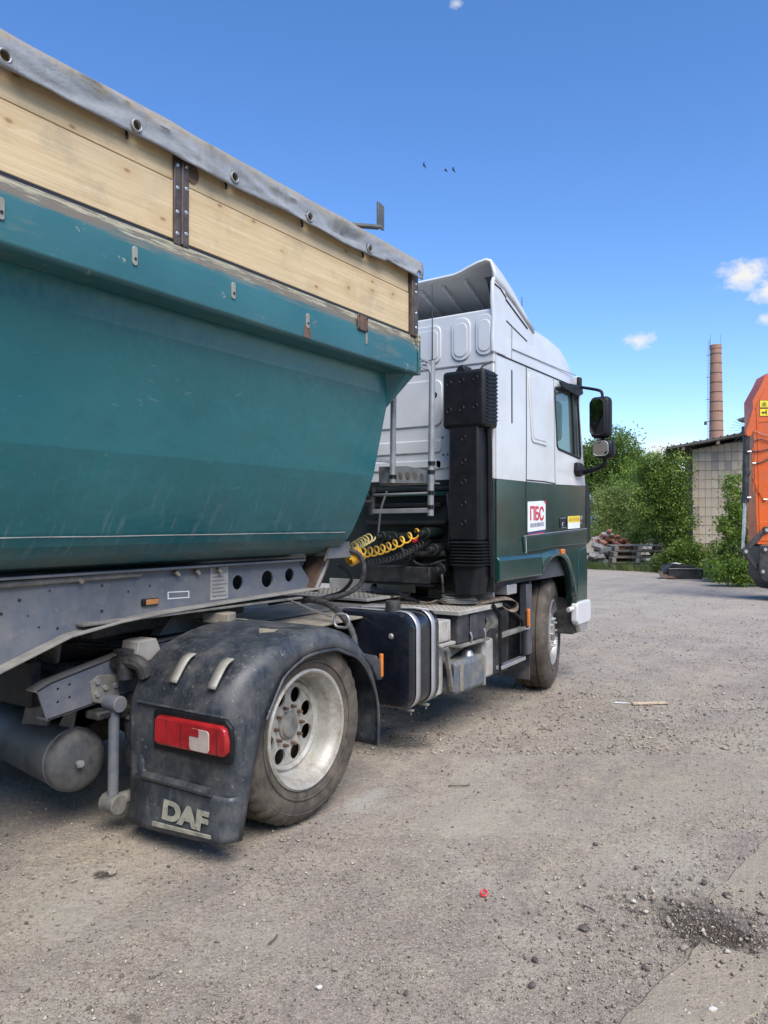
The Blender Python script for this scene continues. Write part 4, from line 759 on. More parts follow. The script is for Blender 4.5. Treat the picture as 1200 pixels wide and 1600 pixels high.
# --- mirrors
def rounded(cx, cy, cz, w, d, h, name, mat, parent=K, b=.03): m = MB(); m.box(cx - w / 2, cx + w / 2, cy - d / 2, cy + d / 2, cz - h / 2, cz + h / 2); return m.build(name, mat, parent, b, 4, 50)
a = rounded(-2.235, 7.06, 2.478, .185, .13, .385, 'mirror', M['blackplast'], b=.045); inst('mirror_glass', MB().prism(rrect(.125, .32, .04, 5), 'Y', -.002, .002).mesh('mirror_glass', M['mirror']), a, (-2.255, 6.988, 2.478), (R(5), 0, R(10))); m = MB(); m.tube([(x, 6.992, z) for x, z in rrect(.13, .325, .042, 5, -2.255, 2.478)], .006, 5, True); m.build('mirror_rim', M['rubberseal'], a)
a = rounded(-2.205, 7.06, 2.185, .185, .13, .18, 'mirror', M['blackplast'], b=.05); inst('mirror_glass', MB().prism(rrect(.13, .125, .035, 5), 'Y', -.002, .002).mesh('mirror_glass', M['mirror']), a, (-2.222, 6.986, 2.185), (R(10), 0, R(7))); m = MB(); m.tube([(x, 6.99, z) for x, z in rrect(.135, .13, .037, 5, -2.222, 2.185)], .006, 5, True); m.build('mirror_rim', M['greysteel'], a)
m = MB(); m.tube(spline([(-2.215, 7.07, 2.12), (-2.21, 7.07, 2.06), (-2.25, 7.08, 2.02), (-2.34, 7.09, 1.99), (-2.45, 7.10, 1.975)], 6), .021, 8); m.build('mirror_arm', M['blackplast'], K)
m = MB(); m.tube([(-2.225, 7.06, 2.26), (-2.225, 7.06, 2.30)], .022, 8); m.build('mirror_arm', M['blackplast'], K)
m = MB(); m.tube(spline([(-2.225, 7.06, 2.66), (-2.23, 7.06, 2.71), (-2.26, 7.06, 2.735), (-2.36, 7.08, 2.765), (-2.46, 7.09, 2.79)], 6), .014, 8); m.build('mirror_arm', M['blackplast'], K)
m = MB(); m.prism([(6.93, 1.975), (6.95, 2.065), (7.06, 2.06), (7.14, 2.02), (7.14, 1.955), (7.0, 1.93)], 'X', XC, XC + .05); m.build('mirror_foot', M['blackplast'], K, .012)
m = MB(); m.box(-2.47, -2.435, 7.05, 7.12, 2.76, 2.88); m.build('mirror_foot', M['blackplast'], K, .012)
# --- frame rails
for side in (1, -1):
    x0 = -3.205 if side == 1 else mir(-3.205); s_ = -1 if side == 1 else 1
    tp = [(2.03, .745), (2.10, .772), (2.61, .868), (3.1, .90), (7.2, .90)]; bt = [(2.08, .60), (2.35, .63), (2.75, .655), (3.2, .65), (7.2, .62)]
    a, b = sorted((x0, x0 + s_ * .009)); fr = MB().prism(tp + list(reversed(bt)), 'X', a, b, [circ(2.135, .675, .0075, 8), circ(2.135, .735, .0075, 8), circ(2.195, .685, .0075, 8), circ(2.195, .745, .0075, 8)]).build('frame_rail', M['chassis'], K)
    a, b = sorted((x0, x0 + s_ * .085)); MB().prism(tp + [(y, z - .010) for y, z in reversed(tp)], 'X', a, b).build('rail_flange', M['flange'], fr, .002); MB().prism(bt + [(y, z + .010) for y, z in reversed(bt)], 'X', a, b).build('rail_flange', M['chassis'], fr, .002)
for y in (2.3, 3.5, 4.5): m = MB(); m.cyl((mir(-3.34), y, .76), (-3.34, y, .76), .05, n=12); m.build('frame_cross_tube', M['dusty_black'], K)
# bracket + drop link + arm of the anti-roll bar
m = MB(); m.prism([(2.315, .64), (2.30, .74), (2.345, .765), (2.46, .75), (2.47, .64), (2.42, .60)], 'X', -3.255, -3.195); m.build('link_bracket', M['dusty_steel'], K, .006)
hexb = MB().lathe([(0, .012), (.013, .012), (.015, 0)], (0, 0, 0), (1, 0, 0), 6).mesh('hex_bolt', M['greysteel'])
for y, z in ((2.335, .735), (2.335, .675), (2.40, .645), (2.44, .70), (2.38, .70)): inst('hex_bolt', hexb, K, (-3.195, y, z))
m = MB(); m.cyl((-3.15, 2.40, .615), (-3.15, 2.395, .16), .026, n=12); m.cyl((-3.20, 2.40, .625), (-3.10, 2.40, .625), .040, n=14); m.build('drop_link', M['chassis'], K, .004)
m = MB(); m.cyl((-3.20, 2.395, .145), (-3.10, 2.395, .145), .048, n=14); m.cyl((-3.15, 2.40, .15), (-3.05, 2.62, .20), .034, .03, n=12); m.cyl((-3.05, 2.62, .20), (-3.02, 3.1, .30), .03, n=12); m.build('anti_roll_arm', M['dusty_steel'], K, .004)
m = MB(); m.tube(spline([(-3.19, 2.44, .81), (-3.10, 2.44, .83), (-3.02, 2.45, .82), (-3.0, 2.47, .76)], 6), .036, 10); m.cyl((-3.12, 2.44, .74), (-3.12, 2.44, .88), .04, n=12); m.box(-3.16, -3.08, 2.40, 2.47, .865, .885); m.build('air_elbow', M['dusty_black'], K, .003)
m = MB(); m.prism([(2.45, .80), (2.47, .92), (2.58, .925), (2.62, .84)], 'X', -3.18, -3.06); m.build('fender_mount', M['flange'], K, .004)
# air bellows
m = MB(); m.lathe([(.02, .30), (.115, .30), (.12, .36), (.105, .40), (.12, .44), (.125, .50), (.105, .54), (.115, .58), (.11, .64), (.06, .66), (.05, .72), (0, .72)], (-3.13, 2.60, 0), n=24); m.build('suspension_bellows', M['dusty_black'], K)
m = MB(); m.lathe([(0, .55), (.13, .55), (.13, .535), (0, .535)], (-3.13, 2.60, 0), n=24); m.build('bellows_plate', M['dusty_steel'], K)
# air tank crosswise, with end dome
prof = [(0, .062), (.04, .060), (.08, .053), (.115, .040), (.14, .024), (.148, .008), (.15, -.012), (.15, -.9), (.14, -.97), (0, -1.0)]
m = MB(); m.lathe(prof, (-3.31, 2.30, .35), (.985, -.17, 0), 32); m.build('air_tank', M['tank_dusty'], K)
m = MB(); m.lathe([(.150, -.010), (.1535, -.016), (.1535, -.022), (.150, -.028)], (-3.31, 2.30, .35), (.985, -.17, 0), 32); m.build('tank_seam', M['chassis'], K)
m = MB(); m.cyl((-3.26, 2.275, .35), (-3.215, 2.268, .352), .013, n=8); m.cyl((-3.235, 2.271, .351), (-3.222, 2.269, .3515), .02, n=6); m.build('drain_valve', M['greysteel'], K)
m = MB(); m.prism([(-3.75, .42), (-3.52, .47), (-3.42, .90), (-3.58, .92)], 'Y', 2.28, 2.30, [circ(-3.575, .68, .028, 14)]); m.build('tank_hanger', M['dusty_steel'], K, .004)
m = MB(); m.prism([(-3.50, .42), (-3.36, .44), (-3.28, .70), (-3.31, .70)], 'Y', 2.30, 2.315); m.build('tank_hanger', M['dusty_steel'], K, .004)
# axle, differential, springs, spare lines below
m = MB(); m.cyl((mir(-2.9), 3.0, .47), (-2.9, 3.0, .47), .085, n=18); m.lathe([(.05, -.3), (.19, -.2), (.23, 0), (.19, .2), (.05, .3)], (CX, 3.0, .49), (1, 0, 0), 24); m.build('rear_axle', M['dusty_black'], K)
for side in (1, -1):
    x = CX + side * .50; m = MB(); m.box(x - .05, x + .05, 2.3, 3.9, .56, .60); m.beam((x, 2.4, .58), (x, 3.0, .52), .09, .06); m.build('trailing_arm', M['dusty_black'], K, .01)
m = MB(); m.cyl((CX, 3.2, .55), (CX, 6.5, .72), .055, n=14); m.build('prop_shaft', M['dusty_black'], K)
m = MB(); m.box(CX - .35, CX + .35, 5.5, 7.0, .45, 1.0); m.build('gearbox', M['dusty_black'], K, .06)
m = MB(); m.box(-3.98, -3.40, 2.12, 2.18, .62, .84); m.build('rear_cross_member', M['dusty_black'], K, .01)
for i in range(9):
    random.seed(i); y0 = 2.2 + i * .12; pts = [(-3.45 - random.random() * .4, y0, .72 + random.random() * .2), (-3.5, y0 + .25, .92 - random.random() * .1), (-3.35 - random.random() * .3, y0 + .55, .75 + random.random() * .15)]
    m = MB(); m.tube(spline(pts, 6), .011, 6); m.build('brake_line', M['blackhose'], K)
# fifth wheel
m = MB(); m.prism([(2.35, .985), (2.75, 1.035), (3.25, 1.035), (3.40, 1.0), (3.40, .96), (2.35, .93)], 'X', -4.13, -3.25); m.build('fifth_wheel', M['dusty_black'], K, .01)
for x in (-4.1, -3.28): m = MB(); m.prism([(2.75, .90), (3.2, .90), (3.1, 1.0), (2.85, 1.0)], 'X', x - .04, x + .04); m.build('fifth_wheel_foot', M['dusty_steel'], K, .008)
m = MB(); m.beam((-3.15, 3.0, .985), (-3.0, 3.05, .98), .09, .06); m.box(-3.30, -2.98, 2.98, 3.16, .95, .965); m.build('coupling_block', M['tan'], K, .01)
m = MB(); m.tube([(-3.067, 3.6, 1.027), (-2.86, 3.57, .985), (-2.70, 3.55, .957)], .008, 6); rd = m.build('release_handle', M['alu'], K); m = MB(); m.tube([(x, 3.55, z) for x, z in rrect(.105, .075, .03, 4, -2.632, .938)], .008, 6, True); m.build('grip', M['greysteel'], rd)
# dusty plate between fifth wheel and deck
m = MB(); m.prism([(3.30, .865), (4.70, .895), (4.70, .905), (3.30, .88)], 'X', -3.95, -2.86); m.build('dust_plate', M['tan'], K, .003)
# deck plates with raised tread
tread = NB('x')
bpy.data.materials.remove(tread.m)
def deck(name, x0, x1, y0, y1, z, drop):
    m = MB(); m.box(x0, x1, y0, y1, z - .008, z); o = m.build(name, M['deck'], K, .003)
    m = MB(); m.box(x0, x1, y0 - .004, y0 + .004, z - drop, z - .001); m.box(x1 - .004, x1 + .004, y0, y1, z - drop, z - .001); m.build('deck_edge', M['greybox'], o, .003)
    t = MB(); i = 0; yy = y0 + .03
    while yy < y1 - .02:
        xx = x0 + .03 + (i % 2) * .022
        while xx < x1 - .02:
            a = .7 if (int((xx - x0) / .044) + i) % 2 else -.7; dx, dy = math.cos(a) * .014, math.sin(a) * .014; px_, py_ = -math.sin(a) * .004, math.cos(a) * .004
            t.add([(xx - dx, yy - dy, z), (xx + px_, yy + py_, z + .0028), (xx + dx, yy + dy, z), (xx - px_, yy - py_, z + .0028)], [(0, 3, 2, 1)]); xx += .044
        yy += .030; i += 1
    tr = t.build('tread', M['deck'], o); tr['kind'] = 'stuff'; return o
deck('deck_plate', -3.36, -2.50, 4.74, 5.50, .885, .03)
deck('deck_plate', -4.5, -3.19, 4.62, 5.22, .945, .02)
m = MB(); m.box(-4.0, -3.15, 5.22, 5.235, .945, 1.03); m.box(-3.13, -2.55, 5.40, 5.42, .89, .98); m.build('deck_kick_plate', M['greybox'], K, .003)
# fuel tank
m = MB(); ring_ = rrect(.62, .60, .10, 6, -2.80, .63)
m.loft([[((x + 2.80) * .93 - 2.80, 4.085, (z - .63) * .93 + .63) for x, z in ring_], [((x + 2.80) * .985 - 2.80, 4.095, (z - .63) * .985 + .63) for x, z in ring_], [(x, 4.12, z) for x, z in ring_], [(x, 4.43, z) for x, z in ring_], [((x + 2.80) * .97 - 2.80, 4.45, (z - .63) * .97 + .63) for x, z in ring_]], True, True); tk = m.build('fuel_tank', M['tank'], K, 0, 2, 50)
for y0, y1 in ((4.135, 4.185), (4.325, 4.375)):
    o_ = rrect(.632, .612, .106, 6, -2.80, .63); m = MB(); m.loft([[(x, y, z) for x, z in o_] for y in (y0, y1)], True); m.build('tank_strap', M['strap_steel'], K, 0, 2, 50, solid=.004)
    m = MB(); m.box(-2.60, -2.52, y0 + .012, y1 - .012, .308, .322); m.cyl((-2.54, y0 + .025, .325), (-2.54, y0 + .025, .285), .007, n=8); m.build('strap_bolt', M['dusty_steel'], K, .003)
o_ = rrect(.626, .606, .103, 6, -2.80, .63); m = MB(); m.loft([[(x, y, z) for x, z in o_[:14] + o_[20:]] for y in (4.187, 4.323)]); 
m = MB(); m.lathe([(0, .06), (.045, .06), (.05, .05), (.05, .015), (.055, .0), (.055, -.02)], (-2.68, 4.17, .94), n=18); m.build('filler_cap', M['dusty_black'], tk)
m = MB(); m.lathe([(0, .012), (.012, .012), (.018, .006), (.020, 0)], (-2.64, 4.086, .783), (0, -1, 0), 14); m.build('tank_sender', M['greysteel'], tk)
m = MB(); m.tube([(-2.95, 4.2, .94), (-2.6, 4.3, .945), (-2.52, 4.36, .93)], .008, 6); m.build('tank_pipe', M['greysteel'], K)
# grey air dryer barrel behind tank, fuse box, battery box, small blue tank, steps
m = MB(); m.lathe([(0, .30), (.10, .30), (.14, .33), (.145, .40), (.145, .66), (.12, .70), (0, .71)], (-2.72, 4.60, 0), n=24); m.build('silencer_drum', M['greybox'], K)
m = MB(); m.box(-2.62, -2.50, 4.46, 4.62, .70, .845); fb = m.build('fuse_box', M['greybox'], K, .012, 3)
for i in range(4): m = MB(); m.box(-2.502, -2.494, 4.475 + i * .036, 4.487 + i * .036, .71, .84); m.build('box_rib', M['greybox'], fb, .003)
m = MB(); m.box(-2.64, -2.48, 4.45, 4.65, .675, .695); m.build('box_tray', M['greybox'], fb, .004)
m = MB(); m.box(-3.0, -2.53, 4.78, 5.22, .645, .860); bb = m.build('battery_box', M['blackblue'], K, .015, 3)
m = MB(); m.box(-2.53, -2.515, 4.95, 5.06, .66, .845); m.build('box_rib', M['blackblue'], bb, .008)
m = MB(); m.box(-3.0, -2.505, 4.77, 5.24, .625, .645); m.build('box_tray', M['dusty_steel'], bb, .004)
for y in (4.93, 5.15): m = MB(); m.tube([(-2.512, y, .72), (-2.50, y, .69), (-2.505, y + .01, .65)], .007, 6); m.build('latch', M['greysteel'], bb)
m = MB(); m.prism([(4.62, .62), (5.25, .645), (5.25, .615), (4.95, .58), (4.64, .52)], 'X', -2.62, -2.60, [circ(4.72, .595, .012, 8), circ(4.85, .605, .012, 8)]); m.prism([(4.62, .62), (4.65, .62), (4.73, .33), (4.70, .33)], 'X', -2.56, -2.53); m.build('support_bracket', M['dusty_steel'], K, .004)
m = MB(); m.box(-2.76, -2.51, 4.72, 5.17, .30, .535); tb = m.build('washer_tank', M['bluebox'], K, .035, 4)
m = MB(); m.box(-2.74, -2.53, 4.705, 4.722, .43, .52); m.build('tank_label', M['dusty_black'], tb, .008)
m = MB(); m.box(-2.512, -2.503, 4.765, 4.81, .325, .515); m.build('yellow_stain_strip', M['sticker_y'] if 0 else M['tan'], tb, .004)
m = MB(); m.lathe([(0, .045), (.025, .04), (.04, .02), (.045, 0)], (-2.58, 5.02, .535), n=16); m.build('tank_cap', M['chrome'], tb)
m = MB(); m.box(-2.75, -2.52, 5.18, 5.205, .29, .52); m.build('tank_end', M['tan'], tb, .01)
m = MB(); m.box(-2.70, -2.55, 5.22, 5.40, .33, .62); m.build('step_well', M['greybox'], K, .02, 3)
m = MB(); m.loft([[(-2.62, y, z) for y, z in ((5.28, .9), (5.45, .88))], [(-2.56, y, z) for y, z in ((5.30, .75), (5.52, .72))], [(-2.66, y, z) for y, z in ((5.34, .60), (5.62, .60))], [(-2.60, y, z) for y, z in ((5.36, .45), (5.5, .42))]]); m.build('splash_skin', M['dusty_steel'], K, 0, 2, 60, solid=.01)
m = MB(); m.tube([(-2.48, 5.24, .885), (-2.48, 5.36, .80), (-2.48, 5.37, .35)], .015, 8); m.tube([(-2.48, 5.44, .88), (-2.48, 5.78, .715), (-2.48, 5.80, .62), (-2.48, 5.80, .42)], .014, 8); m.build('step_frame', M['blackplast'], K)
for z in (.64, .40): m = MB(); m.beam((-2.49, 5.36, z), (-2.49, 5.82, z + .01), .05, .03); m.build('step', M['alu'] if z < .5 else M['dusty_steel'], K, .004)
m = MB(); m.box(-3.0, -2.60, 5.42, 5.80, .3, .80); m.build('engine_shield', M['dusty_black'], K, .02)
m = MB(); m.prism([(-2.98, .22), (-2.50, .20), (-2.49, 1.02), (-2.98, 1.02)], 'Y', 5.975, 5.99); m.build('front_mud_flap', M['blackblue'], K, .004)
m = MB(); m.box(-2.55, -2.478, 5.88, 5.985, .42, 1.0); m.build('front_mudguard', M['tanksteel'], K, .01)
m = MB(); m.box(-2.475, -2.455, 5.86, 5.89, .66, .80); mk = m.build('marker_lamp', M['amber'], K, .004); m = MB(); m.tube([(-2.47, 5.80, .645), (-2.465, 5.875, .64), (-2.462, 5.89, .66)], .008, 6); m.build('lamp_bracket', M['greysteel'], mk)
m = MB(); m.box(-2.62, -2.48, 5.50, 5.68, .94, 1.02); m.build('alu_box', M['alu'], K, .006)
# --- rear mudguards
lipc = [(2.50, .10), (2.53, .228), (2.575, .394), (2.63, .561), (2.745, .735), (2.794, .782), (2.878, .821), (2.977, .848), (3.17, .847), (3.27, .816), (3.387, .765), (3.49, .658), (3.572, .483), (3.572, .249)]
crn = [(2.43, .11), (2.43, .23), (2.425, .40), (2.42, .60), (2.445, .71), (2.52, .82), (2.66, .905), (2.90, .958), (3.17, .958), (3.33, .915), (3.45, .83), (3.54, .70), (3.60, .48), (3.60, .25)]
lip_s = spline([(0, a, b) for a, b in lipc[3:]], 5); crn_s = spline([(0, a, b) for a, b in crn[3:]], 5)
lip_s = [Vector((0, *p)) for p in lipc[:3]] + lip_s; crn_s = [Vector((0, *p)) for p in crn[:3]] + crn_s
def guard(side):
    secs = []
    for x, t, dz in ((-3.06, 0, -.03), (-3.035, 0, 0), (-2.62, 0, 0), (-2.50, .03, 0), (-2.44, .12, 0), (-2.405, .42, 0), (-2.398, .75, 0), (-2.40, 1, 0)):
        secs.append([((x if side == 1 else mir(x)), a.y * (1 - t) + b.y * t, a.z * (1 - t) + b.z * t + dz) for a, b in zip(crn_s, lip_s)])
    m = MB(); m.loft(secs); o = m.build('rear_mudguard', M['fender'], K, 0, 2, 45, solid=.008)
    return o
gd = guard(1); guard(-1)
m = MB(); m.tube([(-2.395, p.y, p.z) for p in lip_s[4:]], .008, 6); m.build('guard_lip', M['fender'], gd)
m = MB(); m.prism([(3.40, .80), (3.56, .76), (3.615, .70), (3.62, .62), (3.57, .62), (3.52, .70)], 'X', -2.43, -2.392); m.build('guard_front_corner', M['fender'], gd, .008)
m = MB(); m.box(-2.405, -2.385, 3.595, 3.615, .635, .765); m.build('marker_lamp', M['amber'], gd, .005)
m = MB(); m.tube([(-2.80 + .03 * k, 2.43 - .018, .315 + .0 * k) for k in range(-5, 11)], .020, 8); m.build('guard_ridge', M['fender'], gd)
m = MB(); m.tube([(-2.98, 2.43, .40), (-2.965, 2.418, .34), (-2.93, 2.412, .316)], .018, 8); m.build('guard_ridge', M['fender'], gd)
m = MB(); m.box(-3.0, -2.43, 2.408, 2.424, .645, .658); m.build('guard_step', M['fender'], gd, .006)
secs = []
for i in range(9):
    t = i / 8; z = .30 - .22 * t; yo = 2.422 - .012 * t - .018 * t * t; secs.append([(-3.03 - .01 * t, yo, z + .01 * t), (-2.9, yo - .004, z), (-2.6, yo, z + .014 * t), (-2.42, yo + .012, z + .03 * t), (-2.385 + .01 * t, yo + .06, z + .035 * t)])
m = MB(); m.loft(secs); fl = m.build('mud_flap', M['fender'], gd, 0, 2, 50, solid=.008)
text('flap_lettering', 'DAF', .112, M['flapletter'], gd, (-2.650, 2.394, .185), (R(82), 0, R(-1)), .0008, 1.45, .95, .006)
m = MB(); m.prism([(-2.85, .106), (-2.475, .128), (-2.475, .142), (-2.85, .126)], 'Y', 2.380, 2.388); m.build('flap_bar', M['flapletter'], gd)
crk = [(-2.719, 2.963), (-2.668, 3.005), (-2.600, 2.997), (-2.541, 3.039), (-2.481, 3.031), (-2.515, 2.997), (-2.575, 2.971), (-2.617, 2.937), (-2.660, 2.954), (-2.685, 2.920)]
m = MB(); m.prism(crk, 'Z', .955, .9665); m.build('crack', M['ink_dark'], gd, label='jagged crack in the crown of the mudguard')
m = MB(); m.prism([(-2.685, 2.920), (-2.660, 2.951), (-2.617, 2.936), (-2.583, 2.963), (-2.558, 2.895), (-2.617, 2.844)], 'Z', .955, .9645); m.build('scuffed_patch', M['tan'], gd)
# taillight
lens = [(-2.852, .475), (-2.858, .495), (-2.850, .60), (-2.832, .618), (-2.43, .625), (-2.405, .61), (-2.392, .56), (-2.392, .50), (-2.41, .472), (-2.83, .462)]
m = MB(); m.prism([(x + .012, (z - .54) * .86 + .548) for x, z in lens], 'Y', 2.382, 2.425); tl = m.build('tail_lamp', M['redlens'], K, .012, 3)
m = MB(); m.prism(rrect(.125, .098, .02, 4, -2.543, .543), 'Y', 2.378, 2.383); m.build('clear_lens', M['clearlens'], tl, .003)
m = MB(); m.box(-2.608, -2.543, 2.376, 2.379, .557, .592); m.build('red_inset', M['redlens'], tl, .002)
for x in (-2.753, -2.663, -2.438): MB().box(x, x + .003, 2.380, 2.383, .492, .604).build('lens_joint', M['ink_dark'], tl)
m = MB(); [m.box(-2.832 + i * .0135, -2.830 + i * .0135, 2.3808, 2.383, .497, .597) for i in range(30) if not 15 < i < 27]; m.build('lens_rib', M['redlens'], tl)['kind'] = 'stuff'
m = MB(); m.prism([(-2.875, .45), (-2.875, .63), (-2.84, .645), (-2.41, .648), (-2.372, .615), (-2.365, .53), (-2.375, .46), (-2.41, .448)], 'Y', 2.405, 2.43); m.build('lamp_housing', M['blackplast'], K, .01, 3)
# clips on the mudguard crown
for x in (-2.785, -2.535):
    p = spline([(x, 2.42, .665), (x, 2.43, .705), (x, 2.475, .775), (x, 2.53, .842), (x, 2.575, .864)], 5); m = MB(); m.loft([[(q.x - .027, q.y - .012, q.z + .014), (q.x + .027, q.y - .012, q.z + .014)] for q in p[8:]]); m.build('guard_clip', M['clip'], gd, 0, 2, 60, solid=.006)
# --- wheels
def wheel(name, loc, side, steer, kind, dual=False):
    w = thing('wheel', None, None, Vector(loc) - OFF[K], steer if side == 1 else steer + math.pi, local=True, parent=K)   # local +x points outward
    Rr, wd = (.470, .285) if kind == 'rear' else (.505, .315)
    h2 = wd / 2; rim = .288
    def tyre(x0):
        prof = [(rim, x0 - h2 + .02), (rim + .03, x0 - h2 + .005), (rim + .09, x0 - h2 - .008), (Rr - .05, x0 - h2), (Rr - .018, x0 - h2 + .022), (Rr - .004, x0 - h2 + .045)]
        g = [-.075, -.025, .025, .075] if kind == 'rear' else [-.07, 0, .07]
        for c in g: prof += [(Rr, x0 + c - .006), (Rr - .013, x0 + c - .004), (Rr - .013, x0 + c + .004), (Rr, x0 + c + .006)]
        prof += [(r, 2 * x0 - h) for r, h in reversed(prof[:6])]
        m = MB(); n = 120; m.lathe(prof, (0, 0, 0), (1, 0, 0), n)
        for j, (r, h) in enumerate(prof):
            if kind == 'rear' and abs(h - x0) > .08 and r > Rr - .03:
                for i in range(n):
                    if i % 3 == 0:
                        v = Vector(m.v[j * n + i]); k_ = (r - .012) / r; m.v[j * n + i] = (v.x, v.y * k_, v.z * k_)
        m.lathe([(Rr - .055, x0 + h2 + .001), (Rr - .06, x0 + h2 + .004), (Rr - .066, x0 + h2 + .002)], (0, 0, 0), (1, 0, 0), n); m.lathe([(rim + .045, x0 + h2 + .004), (rim + .05, x0 + h2 + .008), (rim + .056, x0 + h2 + .006)], (0, 0, 0), (1, 0, 0), n)
        m.build('tyre', M['rubber'], w, 0, 2, 40)
    tyre(0)
    if dual: tyre(-.345)
    m = MB()
    if kind == 'rear':
        m.lathe([(rim + .012, h2 - .030), (rim + .012, h2 - .006), (rim + .002, h2 + .002), (rim - .008, h2 - .004), (rim - .014, h2 - .03), (rim - .026, h2 - .045), (rim - .034, h2 - .075), (rim - .038, h2 - .11), (rim - .046, h2 - .135), (rim - .060, h2 - .14)], (0, 0, 0), (1, 0, 0), 72)
        dx = h2 - .140; hr = .158
        disc = circ(0, 0, rim - .045, 64); hl = [circ(hr * math.cos(a), hr * math.sin(a), .040, 16) for a in [2 * math.pi * (i + .5) / 8 for i in range(8)]]
        m.prism(disc, 'X', dx - .012, dx, hl)
        m.lathe([(rim - .058, dx + .004), (rim - .072, dx + .016), (rim - .09, dx + .003)], (0, 0, 0), (1, 0, 0), 64)
        m.build('rim', M['rimcream'], w, 0, 2, 40)
        m = MB(); m.lathe([(.074, dx), (.070, dx + .008), (.060, dx + .012), (.056, dx + .020), (.045, dx + .024), (0, dx + .025)], (0, 0, 0), (1, 0, 0), 32); m.build('hub', M['dusty_steel'], w, 0, 2, 40)
        nr, nx_ = .098, dx; nm = M['rust']
    else:
        m.lathe([(rim + .010, h2 - .03), (rim + .010, h2 - .004), (rim, h2 + .002), (rim - .010, h2 - .006), (rim - .025, h2 - .05), (rim - .045, h2 - .09), (rim - .075, h2 - .085), (rim - .09, h2 - .055), (.17, h2 - .022), (.145, h2 - .010), (.13, h2 - .012), (.10, h2 - .012)], (0, 0, 0), (1, 0, 0), 72); m.build('rim', M['chrome'], w, 0, 2, 40)
        m = MB()
        for i in range(10): a = 2 * math.pi * i / 10; m.lathe([(0, .004), (.024, .003), (.028, -.004)], (h2 - .040, .185 * math.cos(a), .185 * math.sin(a)), (1, 0, 0), 12)
        m.build('rim_hole', M['ink_dark'], w)
        m = MB(); m.lathe([(.10, h2 - .012), (.095, h2 - .002), (.08, h2 + .004), (0, h2 + .006)], (0, 0, 0), (1, 0, 0), 28); m.build('hub', M['dusty_steel'], w, 0, 2, 40)
        nr, nx_ = .125, h2 - .012; nm = M['chrome']
    m = MB()
    for i in range(10): a = 2 * math.pi * i / 10; m.cyl((nx_, nr * math.cos(a), nr * math.sin(a)), (nx_ + .028, nr * math.cos(a), nr * math.sin(a)), .0105, .009, n=6)
    m.build('wheel_nut', nm, w)
    return w
wheel('w', (-2.44 - .1425, 3.02, .465), 1, 0, 'rear', True); wheel('w', (mir(-2.44 - .1425), 3.02, .465), -1, 0, 'rear', True)
wheel('w', (-2.735, 6.70, .50), 1, R(13), 'front'); wheel('w', (mir(-2.72), 6.70, .50), -1, R(14), 'front')
m = MB(); m.cyl((mir(-2.85), 6.75, .48), (-2.85, 6.75, .48), .06, n=12); m.build('front_axle', M['dusty_black'], K)
m = MB(); secs = [[(x, 6.72 + .56 * math.cos(a), .56 + .60 * math.sin(a)) for a in [math.pi * i / 24 for i in range(14)]] for x in (-3.15, -2.47)]; m.loft(secs); m.build('arch_liner', M['blackplast'], K, 0, 2, 40, solid=.008)
# --- hoses between truck and trailer, things lying on the deck
m = MB(); m.tube(helix([(-3.02, 4.22, 1.295), (-3.035, 4.5, 1.302), (-3.03, 4.75, 1.345), (-3.04, 5.1, 1.43)], .031, 9.5, 18), .0068, 6); tag(m.build('air_hose', M['yellow'], None), 'long yellow coiled air hose stretched across to the cab back', 'hose', 'coiled air hoses')
m = MB(); m.tube(helix([(-3.04, 4.17, 1.255), (-3.015, 4.21, 1.275), (-2.99, 4.25, 1.295)], .050, 8, 18), .0070, 6); tag(m.build('air_hose', M['yellow'], None), 'tightly bunched yellow hose coil at the trailer nose', 'hose', 'coiled air hoses')
m = MB(); m.tube(helix([(-3.05, 4.25, 1.33), (-3.2, 4.55, 1.355), (-3.35, 4.9, 1.39)], .033, 6, 18), .0068, 6); tag(m.build('air_hose', M['paleyellow'], None), 'shorter pale yellow coiled air hose above the long yellow one', 'hose', 'coiled air hoses')
m = MB(); m.tube(helix([(-3.05, 4.32, 1.215), (-3.0, 4.7, 1.25), (-2.95, 5.08, 1.365)], .020, 20, 12), .0035, 5); tag(m.build('air_hose', M['blackhose'], None), 'thin black coiled electric cable below the yellow hoses', 'hose', 'coiled air hoses')
m = MB(); m.tube(spline([(-3.05, 4.10, 1.30), (-2.985, 4.14, 1.315), (-2.945, 4.19, 1.27), (-2.93, 4.2, 1.18), (-2.97, 4.2, 1.08), (-3.08, 4.12, 1.01), (-3.3, 4.0, .975)], 8), .017, 10); tag(m.build('rubber_hose', M['blackhose'], None), 'black rubber hose looping from trailer nose down to the deck', 'hose')
m = MB(); m.tube(spline([(-3.45, 3.85, .97), (-3.2, 3.8, 1.015), (-2.986, 3.8, 1.008), (-2.85, 3.77, .975), (-2.72, 3.72, .91), (-2.64, 3.68, .83), (-2.60, 3.65, .72)], 8), .02, 10); tag(m.build('rubber_hose', M['blackhose'], None), 'black hose arching over the rear mudguard in front of the tank', 'hose')
m = MB(); m.tube(spline([(-3.15, 4.2, 1.22), (-3.10, 4.3, 1.13), (-3.22, 4.35, 1.02), (-3.35, 4.3, .97)], 8), .014, 8); tag(m.build('rubber_hose', M['blackhose'], None), 'short black cable hanging behind the yellow coils', 'hose')
m = MB(); m.tube(spline([(-3.42, 5.05, 1.0), (-3.40, 5.0, .985), (-3.30, 4.95, .968), (-3.12, 4.93, .966)], 8), .022, 8); m.cyl((-3.12, 4.93, .966), (-2.95, 4.95, .905), .012, n=8); tag(m.build('pump_handle', M['blackplast'], None), 'black tool handle lying on the upper deck plate', 'tool')
random.seed(11); m = MB(); pts = []
